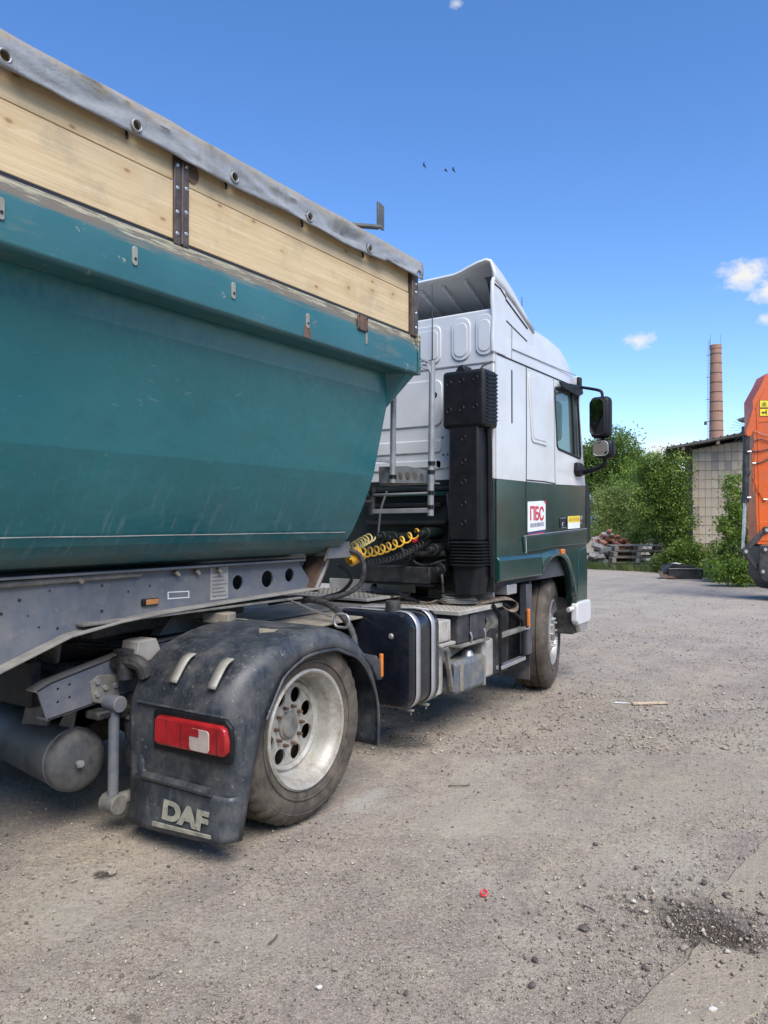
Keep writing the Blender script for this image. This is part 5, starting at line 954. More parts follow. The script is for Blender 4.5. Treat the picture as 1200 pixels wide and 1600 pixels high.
for i in range(130): a = i * .34; pts.append((-2.73 + (.13 + .02 * math.sin(i * .21)) * math.cos(a), 5.17 + (.10 + .02 * math.cos(i * .17)) * math.sin(a), .895 + .006 * (i / 20) + .02 * max(0, math.sin(a * .5 + .5)) * (i > 90)))
m.tube(pts, .006, 6); tag(m.build('rope_coil', M['rope'], None), 'coil of thin grey rope lying on the deck plate', 'rope')
m = MB(); p = spline([(-2.62, 5.18, .905), (-2.56, 5.32, .925), (-2.50, 5.48, .93), (-2.46, 5.56, .90), (-2.455, 5.55, .845), (-2.49, 5.52, .835), (-2.52, 5.45, .87)], 6); m.loft([[(q.x, q.y, q.z - .001), (q.x + .045, q.y - .02, q.z - .022)] for q in p]); m.build; o = m.build('strap', M['leather'], None, 0, 2, 60, solid=.006); tag(o, 'brown webbing strap folded over the front edge of the deck', 'strap')
m = MB(); p = spline([(-3.20, 5.05, .90), (-3.12, 5.0, .935), (-3.06, 5.02, .915), (-2.98, 5.03, .905), (-2.90, 5.05, .90), (-2.86, 5.10, .915), (-2.80, 5.08, .90)], 6); m.loft([[(q.x, q.y, q.z - .006), (q.x + .01, q.y - .05, q.z + .004)] for q in p]); o = m.build('strap', M['leather'], None, 0, 2, 60, solid=.008); tag(o, 'crumpled brown strap lying in the middle of the deck', 'strap')
# ------------------------------------------------------------------ background
Fv = Vector((-math.sin(YAW), math.cos(YAW), 0)); Rv = Vector((math.cos(YAW), math.sin(YAW), 0))
def at(lat, dep, z=0): return tuple(Fv * dep + Rv * lat + Vector((0, 0, z)))   # a place `dep` metres down the yard and `lat` to its right
# shed with tiled wall
S = thing('tiled_shed', 'small shed with pale square wall tiles and a dark sloping roof', 'shed', at(9.62, 24), YAW - R(18.5))
HL, SLP, WDT = 3.80, .17, 4.4
m = MB(); m.prism([(0, -.1), (WDT, -.1), (WDT, HL + WDT * SLP), (0, HL)], 'Y', 0, .2); wl = m.build('wall', M['shedgrout'], S)
m = MB(); m.box(0, .2, .2, 4, -.1, HL); m.build('side_wall', M['shedgrout'], S); m = MB(); m.prism([(0, -.1), (WDT, -.1), (WDT, HL + WDT * SLP), (0, HL)], 'Y', 3.8, 4.0); m.build('back_wall', M['shedgrout'], S)
m = MB(); m.box(WDT - .2, WDT, .2, 3.8, -.1, HL + .6); m.build('side_wall', M['shedgrout'], S)
TM = []
for i, c in enumerate(((.47, .39, .29), (.42, .35, .26), (.50, .425, .32), (.32, .275, .225), (.45, .365, .27))): TM.append(worn('shed_tile_%d' % i, c, (.22, .185, .15), .6, .7, scale=1.6, var=.15, bump=.2))
tile = [MB().box(.004, .182, -.022, 0.0, .006, .278).mesh('tile', t) for t in TM]
random.seed(5)
for r in range(17):
    for c in range(22):
        x, z = c * .187 + .02, r * .284
        if (c, r) in ((7, 3), (15, 2)): continue
        room = min(1, (HL + x * SLP - .01 - z) / .284)
        if room < .25: continue
        t = tile[3] if random.random() < .10 or (c == 0 and r in (6, 5)) else tile[random.choice((0, 0, 1, 2, 4))]
        inst('tile', t, wl, (x, random.uniform(-.004, .003), z), (random.uniform(-.01, .01), 0, random.uniform(-.01, .01)), (1, 1, room))
def rz_(x): return HL + .10 + x * SLP
m = MB(); m.prism([(-.74, rz_(-.74)), (WDT + .3, rz_(WDT + .3)), (WDT + .3, rz_(WDT + .3) + .09), (-.74, rz_(-.74) + .07)], 'Y', -.55, 4.2); m.build('roof', M['roof'], S)
for i in range(26): x = -.72 + i * .19; m = MB(); m.cyl((x, -.57, rz_(x) + .085), (x, 4.2, rz_(x) + .085), .022, n=8); m.build('roof_rib', M['roof'], S)
for x in (-.3, .7, 1.7, 2.7, 3.7): m = MB(); m.box(x, x + .08, -.45, .0, rz_(x) - .10, rz_(x) - .01); m.build('rafter_end', M['oldwood'], S)
for x, h in ((.62, .16), (.95, .22)): m = MB(); m.cyl((x - .75, 1, rz_(x - .75)), (x - .75, 1, rz_(x - .75) + h), .05, n=8); m.build('vent_pipe', M['roof'], S)
# hooded lamp above the shed roof
L = thing('hooded_lamp', 'dark lamp under a small grey hood rising above the shed roof', 'lamp', at(10.2, 22.4), YAW); k = 22.4 / 1200
m = MB(); m.prism([(.25, 4.58), (.28, 4.50), (.5, 4.44), (.95, 4.52), (.95, 4.64)], 'Y', -.3, .3); m.build('hood', M['greysteel'], L, .02)
m = MB(); m.box(.30, .55, -.15, .15, 4.12, 4.33); m.build('lamp_head', M['scrap'], L, .03); m = MB(); m.cyl((.72, 0, 0), (.72, 0, 4.5), .09, n=10); m.build('post', M['scrap'], L)
for i in range(9): a = R(130 + i * 13); m = MB(); m.tube([(.45, 0, 4.22), (.45 + .3 * math.cos(a), .05, 4.22 + .3 * math.sin(a)), (.45 + .52 * math.cos(a), .05, 4.2 + .45 * math.sin(a))], .006, 4); m.build('wire', M['scrap'], L)
# factory chimney
C = thing('brick_chimney', 'tall tapering red brick factory chimney with iron bands and ladder', 'chimney', at(39.0, 90), YAW)
CH = 22.4
def cr(z): return .98 - (.98 - .60) * z / CH
m = MB(); m.lathe([(cr(z), z) for z in np.linspace(0, CH, 24)] + [(.42, CH), (.42, CH - 2)], (0, 0, 0), n=16); m.build('shaft', M['chimney'], C, 0, 2, 20)
z = 1.0
while z < CH - .3: m = MB(); m.lathe([(cr(z), z - .05), (cr(z) + .025, z - .045), (cr(z) + .025, z + .045), (cr(z), z + .05)], (0, 0, 0), n=16); m.build('iron_band', M['band'], C); z += 1.13
m = MB(); m.lathe([(.60, CH - .5), (.66, CH - .45), (.66, CH - .02), (.60, CH + .01)], (0, 0, 0), n=16); m.build('crown', M['chimney'], C)
m = MB()
for dx in (-.18, .18): m.tube([(-cr(z) - .22, dx, z) for z in np.linspace(2, CH + .6, 14)], .016, 5)
lad = m.build('ladder', M['band'], C)
rg = MB().cyl((0, -.18, 0), (0, .18, 0), .013, n=5).mesh('rung', M['band'])
for i in range(52): z = 2.2 + i * .4; inst('rung', rg, lad, (-cr(z) - .22, 0, z))
for i in range(8): z = 3 + i * 2.6; m = MB(); m.beam((-cr(z) - .5, 0, z), (-cr(z), 0, z), .05, .05); m.build('ladder_stay', M['band'], lad)
for x in (-.62, .60): m = MB(); m.tube([(x, 0, CH - .8), (x, 0, CH + 1.3)], [.028, .015], 5); m.build('lightning_rod', M['band'], C)
m = MB(); m.box(-cr(8) - .52, -cr(8) - .3, -.15, .15, 13.0, 13.4); m.build('ladder_box', M['band'], C)
# foliage
def leaves(pts, size, aspect=.5, up=.25):
    n = len(pts); a = rng.normal(0, 1, (n, 3)); a[:, 2] -= up; a /= np.linalg.norm(a, axis=1)[:, None]; b = np.cross(a, rng.normal(0, 1, (n, 3))); b /= np.linalg.norm(b, axis=1)[:, None]; c = np.cross(a, b)
    L = size * rng.uniform(.6, 1.25, n)[:, None]; P = np.asarray(pts)
    V = np.stack([P, P + a * L * .5 + b * L * aspect * .5 + c * L * .1, P + a * L, P + a * L * .5 - b * L * aspect * .5 + c * L * .1], 1).reshape(-1, 3)
    return V, np.arange(4 * n).reshape(-1, 4)
def tree(name, label, cat, base, blobs, n, leaf, mat, trunk_r=.1, group=None, aspect=.5, clump=.2, twigs=26, up=.25, droop=0):
    """blobs: (x, y, z, rx, ry, rz) in local metres; leaves gather in clumps along twigs through the volume"""
    t = thing(name, label, cat, base, YAW, group); P = []; w = np.array([b[3] * b[4] * b[5] for b in blobs]) ** .67; w /= w.sum(); tips = []
    for b, q in zip(blobs, w):
        k = max(6, int(n * q / 34)); d = rng.normal(0, 1, (k, 3)); d /= np.linalg.norm(d, axis=1)[:, None]; r = rng.uniform(.25, 1.08, k) ** .55
        c = np.array(b[:3]) + d * r[:, None] * np.array(b[3:]); c = c[c[:, 2] > .08]; tips += list(c)
        for p in c:
            s_ = clump * rng.uniform(.5, 1.5); kk = int(rng.uniform(18, 50)); q_ = rng.normal(0, 1, (kk, 3)) * s_ * np.array((1, 1, .75)) + p
            if droop: q_[:, 2] -= droop * np.abs(rng.normal(0, 1, kk))
            P.append(q_[q_[:, 2] > .02])
    for p in random.sample(tips, min(len(tips), 30)):   # loose sprays breaking the outline
        c0_ = np.array(blobs[0][:3]); dirv = np.array(p) - c0_; dirv[2] += .35 * abs(dirv[2]) + .15; L_ = np.linalg.norm(dirv) + 1e-6; e_ = dirv / L_ * min(.9, L_ * .35) * rng.uniform(.5, 1.1)
        for q_ in range(4): P.append(rng.normal(0, clump * .33, (9, 3)) + np.array(p) + e_ * (q_ + 1) / 4)
    P = np.concatenate(P); P = P[P[:, 2] > .02]; V, F = leaves(P, leaf, aspect, up)
    o = bpy.data.objects.new('crown', fast_mesh('crown', V, F, mat)); COL.objects.link(o); o.parent = t
    m = MB(); cx = np.mean([b[0] for b in blobs]); tz = max(b[2] for b in blobs); random.seed(len(name) + int(n))
    m.tube(spline([(cx, 0, -.1), (cx + .05 * tz, .02, tz * .35), (cx - .03 * tz, 0, tz * .7), (cx, 0, tz)], 4), [trunk_r * (1 - .8 * i / 12) for i in range(13)], 7); m.build('trunk', M['bark'], t)
    m = MB()
    for p in random.sample(tips, min(twigs, len(tips))):
        z0 = max(.05, min(p[2] * random.uniform(.35, .75), tz)); m.tube(spline([(cx, 0, z0), ((cx + p[0]) / 2 + random.uniform(-.1, .1), p[1] / 2, (z0 + p[2]) / 2 + .08), tuple(p)], 3), [trunk_r * .32 * (1 - .9 * i / 6) for i in range(7)], 5)
    m.build('limbs', M['bark'], t); return t
tree('leafy_tree', 'tall dark green tree rising behind the truck mirrors', 'tree', at(13.6, 45), [(-.1, 0, 5.4, 1.6, 1.6, 1.7), (-1.3, 0, 4.2, 1.5, 1.5, 1.7), (.75, 0, 4.4, 1.2, 1.4, 1.5), (0, 0, 3, 2.0, 1.8, 1.8), (-2.2, .3, 3.2, 1.3, 1.2, 1.6), (-1.9, 0, 5.0, 1.0, 1.0, 1.1)], 44000, .16, M['leaf_far'], .2, 'trees behind the yard', clump=.24)
tree('leafy_tree', 'rounded tree half hidden between the mirrors and the dense bush', 'tree', at(14.3, 40), [(-.2, 0, 3.6, 1.4, 1.2, 1.3), (-1.3, 0, 3.3, 1.2, 1.2, 1.3), (.8, 0, 3.0, 1.1, 1.1, 1.1), (-.2, 0, 2.0, 1.9, 1.3, 1.2)], 22000, .14, M['leaf_mid'], .14, 'trees behind the yard')
tree('willow_shrub', 'pale grey green willow shrub behind the brick pile', 'shrub', at(9.2, 30.4), [(0, 0, 1.9, 1.15, 1, 1.0), (-.9, 0, 1.8, .8, .8, .85), (.75, 0, 2.1, .85, .8, .95), (-.2, 0, 1.1, 1.4, 1.0, .8), (.3, 0, 2.7, .55, .5, .55), (-.75, .1, 2.5, .5, .5, .55)], 22000, .115, M['leaf_pale'], .07, 'shrubs along the yard edge', .26, .15, droop=.12)
tree('willow_shrub', 'bright green bushy shrub between the willow and the dense bush', 'shrub', at(10.2, 28), [(0, 0, 2.1, .8, .8, .9), (-.4, 0, 1.3, .9, .8, .8), (.4, 0, 2.7, .5, .5, .6)], 8000, .10, M['leaf_mid'], .06, 'shrubs along the yard edge', .35, .14, droop=.06)
tree('dense_bush', 'dense dark bush leaning against the left end of the shed', 'bush', at(8.62, 23.8), [(.05, 0, 2.6, .72, .7, .95), (.35, 0, 3.2, .5, .5, .6), (-.3, 0, 3.1, .5, .5, .6), (.25, 0, 1.6, .65, .7, .8), (-.40, -.1, 2.2, .55, .5, .7), (.55, 0, .7, .45, .5, .7), (.5, 0, 2.0, .35, .4, .8)], 19000, .085, M['leaf_dark'], .07, 'shrubs along the yard edge', .55, .12)
tree('leafy_shrub', 'tall sprawling shrub in front of the tiled wall', 'shrub', at(8.95, 19.6), [(.0, 0, .8, .62, .5, .7), (.05, 0, 1.5, .40, .4, .55), (-.06, 0, 2.35, .30, .25, .48), (.10, 0, 1.95, .30, .25, .4), (-.4, 0, .40, .45, .4, .36), (-.25, 0, 1.5, .36, .3, .16), (.55, 0, 1.1, .45, .4, .8)], 11000, .078, M['leaf_mid'], .035, 'shrubs along the yard edge', .5, .085)
tree('leafy_shrub', 'low shrub spreading over the ground by the digger arm', 'shrub', at(8.75, 18.2), [(0, 0, .32, .75, .35, .36), (-.55, 0, .22, .45, .3, .25), (.55, 0, .45, .5, .35, .45)], 9000, .07, M['leaf_mid'], .03, 'shrubs along the yard edge', .5, .08)
tree('leafy_shrub', 'low dark undergrowth at the foot of the dense bush', 'shrub', at(9.0, 22.8), [(0, 0, .45, .7, .35, .5), (-.35, 0, .45, .3, .3, .45), (.7, 0, .40, .6, .35, .45)], 9000, .075, M['leaf_dark'], .03, 'shrubs along the yard edge', .5, .09)
tree('leafy_shrub', 'pale undergrowth behind the pallet stack and bricks', 'shrub', at(8.6, 28.4), [(0, 0, .6, .7, .35, .6), (.7, 0, .6, .5, .35, .6), (-.9, 0, .7, .6, .4, .65)], 7000, .09, M['leaf_pale'], .03, 'shrubs along the yard edge', .3, .11)
tree('leafy_shrub', 'single weed sprouting at the right end of the pallet stack', 'weed', at(8.35, 23.6), [(0, 0, .25, .12, .1, .25)], 420, .09, M['leaf_pale'], .012, 'shrubs along the yard edge', .3, .06, 6)
for i, (lat, dep, h) in enumerate(((22, 60, 6), (30, 75, 7), (40, 80, 6.5), (8, 62, 6), (-2, 70, 7), (50, 78, 7), (62, 85, 8))):
    tree('distant_tree', ['distant tree seen low behind the shed roof', 'distant tree standing far behind the chimney yard', 'distant tree at the far right of the yard', 'distant tree hidden behind the cab', 'distant tree far behind the trailer', 'distant tree beyond the digger', 'outermost distant tree on the right'][i], 'tree', at(lat, dep), [(0, 0, h * .45, 3, 2, h * .3), (-2.5, 0, h * .3, 2.5, 2, h * .25), (2.5, 0, h * .35, 2.5, 2, h * .25), (0, 0, h * .2, 4.5, 2, h * .18)], 3200, .34, M['leaf_far'], .2, 'distant trees', clump=.45)
# the far side of the yard, behind the photographer: what the paint and glass reflect
for i, (x, y, h, lab) in enumerate(((16, -6, 8, 'tree beyond the near right corner of the yard'), (19, 1, 9, 'tall tree on the right hand boundary of the yard'), (17, 8, 7, 'tree on the right hand boundary, opposite the cab'), (21, 14, 9, 'tree at the far right boundary behind the digger'), (10, -15, 9, 'tree behind the photographer on the right'), (2, -18, 8, 'tree straight behind the photographer'), (-6, -19, 9, 'tree behind the trailer tail'), (-1.5, -15, 8, 'nearest tree behind the photographer'), (13, -11, 7, 'smaller tree at the back right of the yard'))):
    tree('boundary_tree', lab, 'tree', (x, y, 0), [(0, 0, h * .62, 2.6, 2.6, h * .3), (-1.8, 0, h * .42, 2.2, 2.2, h * .26), (1.8, .5, h * .45, 2.2, 2.2, h * .26), (0, 0, h * .22, 3.2, 2.6, h * .2)], 5200, .34, M['leaf_far'], .22, 'trees round the yard', clump=.45)
# grass and weeds along the edge
def blades(n, region, h):
    P = region(n); n = len(P); a = rng.uniform(0, 6.28, n); L = h * rng.uniform(.4, 1.3, n); lean = rng.normal(0, .3, (n, 2)) * L[:, None]; w = .007 + .006 * rng.uniform(0, 1, n)
    dx, dy = np.cos(a) * w, np.sin(a) * w; z = np.zeros(n)
    V = np.stack([np.stack([P[:, 0] - dx, P[:, 1] - dy, z], 1), np.stack([P[:, 0] + dx, P[:, 1] + dy, z], 1), np.stack([P[:, 0] + lean[:, 0], P[:, 1] + lean[:, 1], L], 1)], 1).reshape(-1, 3)
    return V, np.arange(3 * n).reshape(-1, 3)
def reg_edge(n):
    lat = rng.uniform(6.2, 12, n); dep = np.interp(lat, [6.2, 7.0, 8.3, 8.6, 9.3, 12], [25.6, 24.7, 23.4, 21.6, 18.3, 16.8]) + np.abs(rng.normal(0, 1.3, n)) - .25 * rng.uniform(0, 1, n)
    cl = np.array([noise.noise(Vector((a * 1.8, b * 1.8, 3))) for a, b in zip(lat, dep)]); k = rng.uniform(-.45, .5, n) < cl; lat, dep = lat[k], dep[k]
    return np.stack([lat * Rv.x + dep * Fv.x, lat * Rv.y + dep * Fv.y], 1)
V, F = blades(12000, reg_edge, .26); o = bpy.data.objects.new('weeds', fast_mesh('weeds', V, F, M['grass'])); COL.objects.link(o); tag(o, 'straggling grass and weeds along the far edge of the yard', 'weeds', kind='stuff')
# pallets
def pallet(loc, rz, label):
    t = thing('wooden_pallet', label, 'pallet', loc, rz, 'stacked wooden pallets'); W_, D_ = 1.62, 1.1
    for i in range(6): y = -D_ / 2 + i * (D_ - .13) / 5; MB().box(-W_ / 2 + random.uniform(-.02, .01), W_ / 2 + random.uniform(-.01, .02), y, y + .13, .155, .178).build('top_board', M['oldwood'], t, .003)
    for x in (-W_ / 2, -.06, W_ / 2 - .12): MB().box(x, x + .12, -D_ / 2, D_ / 2, .132, .154).build('stringer', M['oldwood'], t, .003)
    for x in (-W_ / 2, -.06, W_ / 2 - .12):
        for y in (-D_ / 2, -.06, D_ / 2 - .12): MB().box(x, x + .12, y, y + .12, .024, .131).build('block', M['oldwood'], t, .004)
    for y in (-D_ / 2, -.05, D_ / 2 - .1): MB().box(-W_ / 2, W_ / 2, y, y + .1, 0, .023).build('bottom_board', M['oldwood'], t, .003)
random.seed(8); zz = .0
for i, lab in enumerate(('wooden pallet at the bottom of the stack', 'second wooden pallet from the ground', 'third wooden pallet from the ground', 'wooden pallet on top of the stack')):
    pallet(at(8.34 + random.uniform(-.05, .05), 25.6 + random.uniform(-.05, .05), zz), YAW + R(random.uniform(-2.5, 2.5) - 4), lab); zz += .196 if i < 3 else 0
# bricks
bk = [MB().box(-.125, .125, -.06, .06, 0, .065).mesh('brick', M[n]) for n in ('brick', 'brickgrey')]
for me in bk:
    bm = bmesh.new(); bm.from_mesh(me); bmesh.ops.bevel(bm, geom=bm.edges[:], offset=.006, segments=1, affect='EDGES'); bm.to_mesh(me); bm.free()
random.seed(21); 
B = thing('brick_stack', 'weathered stack of reddish bricks with loose ones heaped on top', 'bricks', at(7.68, 26.3), YAW)
for r in range(9):
    for c in range(5):
        for d in range(2): inst('brick', bk[random.random() < .12], B, (-.50 + c * .258 + (r % 2) * .05 + random.uniform(-.02, .02), d * .14 + random.uniform(-.015, .015), r * .072), (0, 0, random.uniform(-.06, .06)), (random.uniform(.9, 1.02), 1, 1))
for i in range(70):
    x = random.uniform(-.75, .95); z = .66 + max(0, .62 - abs(x - .05) * .75) * random.random(); inst('brick', bk[random.random() < .2], B, (x, random.uniform(-.12, .4), z), (random.uniform(-.5, .5), random.uniform(-.4, .4), random.uniform(0, 3)), (random.uniform(.8, 1.3),) * 3)
B2 = thing('rubble_heap', 'heap of pale broken blocks left of the brick stack', 'rubble', at(7.0, 25.7), YAW)
def chunk(seed):
    random.seed(seed); bm = bmesh.new(); bmesh.ops.create_cube(bm, size=1); bmesh.ops.bevel(bm, geom=bm.edges[:], offset=.12, segments=1, affect='EDGES')
    for v in bm.verts: v.co += Vector([random.uniform(-.10, .10) for _ in range(3)])
    me = bpy.data.meshes.new('block'); bm.to_mesh(me); bm.free(); me.materials.append(M['stone'] if seed % 3 else M['brickgrey']); return me
ck = [chunk(i) for i in range(6)]
random.seed(31)
for i in range(46):
    u = random.random(); x = random.uniform(-.75, .55); z = .10 + random.random() ** 1.2 * max(.1, .80 - abs(x) * .6); inst('block', ck[i % 6], B2, (x, random.uniform(-.15, .5), z), [random.uniform(-.4, .4) for _ in range(3)], (random.uniform(.22, .42), random.uniform(.2, .32), random.uniform(.12, .2)))
# black trough, white sheet, debris
Tt = thing('black_trough', 'black scrap metal trough with a curved end on the yard edge', 'scrap', at(8.03, 20.6), YAW)
m = MB(); m.prism([(-.38, .0), (.50, .0), (.52, .10), (.52, .27), (-.40, .27), (-.42, .12)], 'Y', -.02, 0); m.box(-.38, .5, 0, .5, 0, .02); m.prism([(-.38, 0), (.5, 0), (.52, .34), (-.38, .34)], 'Y', .48, .5); m.box(.48, .5, 0, .5, 0, .27); m.build('trough_body', M['scrap'], Tt, .006)
m = MB(); m.beam((-.40, -.03, .272), (.52, -.03, .272), .035, .018); m.build('trough_rim', M['greysteel'], Tt, .004)
m = MB(); m.prism([(-.50, .15), (-.48, .25), (-.40, .34), (-.28, .405), (-.14, .42), (0, .40), (.05, .37), (-.1, .36), (-.26, .34), (-.38, .27), (-.42, .15)], 'Y', .05, .35); m.build('curved_end', M['scrap'], Tt, .01)
m = MB(); m.prism([(-.26, .412), (-.14, .43), (-.02, .41), (-.1, .39)], 'Y', .04, .2); m.build('white_smear', M['paper'], Tt)
o = MB().prism([(0, 0), (.09, .02), (.02, .30), (-.06, .33), (-.10, .22)], 'Y', 0, .012).build('torn_sheet', M['paper'], None, 0, 2, 0); o.location = at(8.62, 20.3, .10); o.rotation_euler = (R(-20), R(8), YAW); tag(o, 'torn white sheet caught in the shrub beside the black trough', 'litter')
o = MB().prism([(0, 0), (.42, -.02), (.30, .14), (.06, .42)], 'Z', 0, .02).build('board_scrap', M['rust'], None); o.location = at(7.38, 20.5, .02); o.rotation_euler = (R(25), 0, YAW); tag(o, 'brown broken board lying left of the black trough', 'debris')
o = MB().prism([(0, 0), (.14, .02), (.12, .07), (.02, .06)], 'Z', 0, .01).build('paper_scrap', M['paper'], None); o.location = at(7.25, 20.2, .01); tag(o, 'small white paper scrap on the yard near the black trough', 'litter')
# pale blue vehicle half hidden beyond the willow
Vh = thing('parked_van', 'pale blue van roof glimpsed through the shrubs behind the cab', 'van', at(7.5, 34.5), YAW)
m = MB(); m.prism([(-1.9, .4), (-1.9, 1.6), (-1.7, 3.15), (1.5, 3.18), (1.9, 2.6), (2.1, 2.5), (2.2, 1.6), (2.2, .4)], 'Y', 0, 1.8); m.build('body', M['bluepale'], Vh, .08, 3)
m = MB(); m.box(-.9, .9, -.02, .0, 2.0, 2.6); m.build('window', M['glass'], Vh)
for x in (-.7, 1.5):
    m = MB(); m.cyl((x, -.03, .35), (x, .2, .35), .35, n=24); m.build('wheel', M['rubber'], Vh, .03)
# ------------------------------------------------------------------ excavator arm reaching in from the right
E_ = thing('excavator', 'orange excavator with its arm hanging down at the right edge', 'excavator', at(7.3125, 15), YAW)
def q(u, v): return ((u - 1185) * .0125, 1.5 + (817 - v) * .0125)
stick = [q(*p) for p in [(1177, 850), (1174, 760), (1171.5, 660), (1171, 627), (1185, 602), (1191, 589), (1203, 582), (1225, 585), (1238, 610), (1240, 700), (1226, 800), (1216, 852)]]
m = MB(); m.prism(stick, 'Y', -.16, .20); m.build('stick', M['orange'], E_, .006)
m = MB(); m.box(*[q(1177, 0)[0] - .003, q(1216, 0)[0], -.165, .205, q(0, 821)[1], q(0, 819)[1]]); m.build('stick_seam', M['orange'], E_, .003)
m = MB(); m.prism([q(*p) for p in [(1180, 845), (1178, 700), (1176, 640), (1178, 632), (1190, 610), (1197, 598), (1222, 598), (1228, 640), (1216, 800), (1210, 845)]], 'Y', -.172, -.158, [[q(*p) for p in [(1182, 815), (1180, 705), (1179, 662), (1196, 660), (1212, 690), (1208, 815)]]]); m.build('stick_reinforcement', M['orange'], E_, .004)
m = MB(); m.box(q(1197, 0)[0], q(1199, 0)[0], -.176, -.170, q(0, 660)[1], q(0, 612)[1]); m.build('grease_line', M['scrap'], E_)
m = MB(); m.prism([q(*p) for p in [(1171, 640), (1166, 655), (1160, 672), (1159, 680), (1163, 684), (1168, 682), (1175, 668)]], 'Y', -.19, -.10); m.build('cylinder_lug', M['orange'], E_, .01)
c0, c1, c2 = q(1163.5, 676), q(1160.5, 786), q(1157, 858)
m = MB(); m.cyl((c0[0], -.1, c0[1]), (c1[0], -.1, c1[1]), .062, n=18); m.cyl((c1[0] + .002, -.1, c1[1] + .14), (c1[0], -.1, c1[1]), .075, n=18); m.cyl((c0[0], -.1, c0[1] - .75), (c0[0] - .01, -.1, c0[1] - .83), .07, n=18); m.build('bucket_cylinder', M['scrap'], E_)
m = MB(); m.cyl((c1[0], -.1, c1[1]), (c2[0], -.1, c2[1]), .033, n=14); m.build('cylinder_rod', M['chrome'], E_)
def link(a, b, w, y0, y1, name, mat='scrap'):
    a, b = Vector((a[0], 0, a[1])), Vector((b[0], 0, b[1])); d = (b - a).normalized(); nrm = Vector((-d.z, 0, d.x)) * w / 2
    P_ = [(p.x, p.z) for p in (a + nrm - d * w * .4, b + nrm + d * w * .4, b - nrm + d * w * .4, a - nrm - d * w * .4)]; m = MB(); m.prism(P_, 'Y', y0, y1); m.build(name, M[mat], E_, .02)
link(q(1157, 861), q(1188, 828), .10, -.20, -.14, 'link_arm'); link(q(1157, 861), q(1184, 896), .085, -.14, -.08, 'link_arm')
m = MB(); m.prism([q(*p) for p in [(1179, 853), (1184, 850), (1198, 852), (1208, 870), (1204, 905), (1196, 912), (1182, 905), (1177, 895)]], 'Y', -.20, .24); m.build('coupler', M['scrap'], E_, .02)
pin = MB().lathe([(0, .02), (.032, .02), (.036, .01), (.036, -.02)], (0, 0, 0), (0, -1, 0), 16); pm = pin.mesh('pin', M['chrome']); br_ = MB().lathe([(.036, .012), (.065, .010), (.068, -.03)], (0, 0, 0), (0, -1, 0), 16).mesh('pin_boss', M['scrap'])
for u, v in ((1157, 861), (1189, 828), (1187, 858), (1183, 892)): a = q(u, v); inst('pin_boss', br_, E_, (a[0], -.205, a[1])); inst('pin', pm, E_, (a[0], -.21, a[1]))
m = MB(); m.prism([q(*p) for p in [(1192, 905), (1206, 900), (1240, 870), (1268, 890), (1262, 912), (1228, 922), (1204, 921)]], 'Y', -.45, .5); m.build('bucket', M['scrap'], E_, .02)
for pts, r_, mt in (([(1164, 707), (1180, 706), (1196, 702), (1212, 692)], .012, 'blackhose'), ([(1168, 725), (1180, 724), (1193, 718), (1212, 706)], .012, 'blackhose'), ([(1172, 690), (1182, 688), (1198, 692), (1212, 690)], .010, 'blackhose'), ([(1172, 674), (1185, 680), (1200, 682), (1214, 680)], .006, 'rope'), ([(1168, 745), (1178, 768), (1186, 780)], .010, 'orange'), ([(1160, 828), (1157, 840), (1157, 850), (1164, 855)], .008, 'blackhose')):
    m = MB(); m.tube(spline([(q(*p)[0], -.19, q(*p)[1]) for p in pts], 5), r_, 6); m.build('hydraulic_hose', M[mt], E_)
for u, v in ((1163, 707), (1170, 725), (1187, 781), (1162, 778)): a = q(u, v); m = MB(); m.cyl((a[0] - .02, -.19, a[1]), (a[0] + .05, -.19, a[1]), .018, n=8); m.build('hose_fitting', M['chrome'], E_)
m = MB(); m.tube([(q(1170, 0)[0], -.17, q(0, v)[1]) for v in (700, 740, 770)], .012, 6); m.build('steel_pipe', M['orange'], E_)
for k_, (v0, v1) in enumerate(((627, 639), (640, 652))):
    a = q(1181, v0); b = q(1195, v1); m = MB(); m.box(a[0], b[0], -.179, -.172, b[1], a[1]); dcl = m.build('warning_decal', M['sticker_y'], E_); cx_, cz_ = (a[0] + b[0]) / 2, (a[1] + b[1]) / 2
    m = MB(); m.prism([(a[0], b[1]), (b[0], b[1]), (b[0], a[1]), (a[0], a[1])], 'Y', -.181, -.179, [[(a[0] + .008, b[1] + .008), (b[0] - .008, b[1] + .008), (b[0] - .008, a[1] - .008), (a[0] + .008, a[1] - .008)]]); m.build('decal_border', M['ink_dark'], dcl)
    m = MB()
    if k_ == 0: m.tube([(cx_ + .04 * math.cos(t), -.180, cz_ - .025 + .055 * math.sin(t)) for t in [math.pi * i / 10 for i in range(11)]], .006, 5); m.lathe([(0, .003), (.018, .002), (.02, 0)], (cx_, -.179, cz_ - .01), (0, -1, 0), 10); m.box(cx_ - .05, cx_ + .05, -.184, -.179, cz_ - .045, cz_ - .035)
    else: m.box(cx_ - .05, cx_ + .03, -.184, -.179, cz_ - .012, cz_ + .01); m.box(cx_ + .03, cx_ + .05, -.184, -.179, cz_ - .045, cz_ + .045); m.box(cx_ - .03, cx_ - .005, -.184, -.179, cz_ - .03, cz_ - .012)
    m.build('decal_symbol', M['ink_dark'], dcl)
for u, v in ((1176, 640), (1178, 660), (1194, 786), (1180, 610)): a = q(u, v); m = MB(); m.cyl((a[0], -.17, a[1]), (a[0], -.16, a[1]), .012, n=8); m.build('bolt', M['rust'], E_)
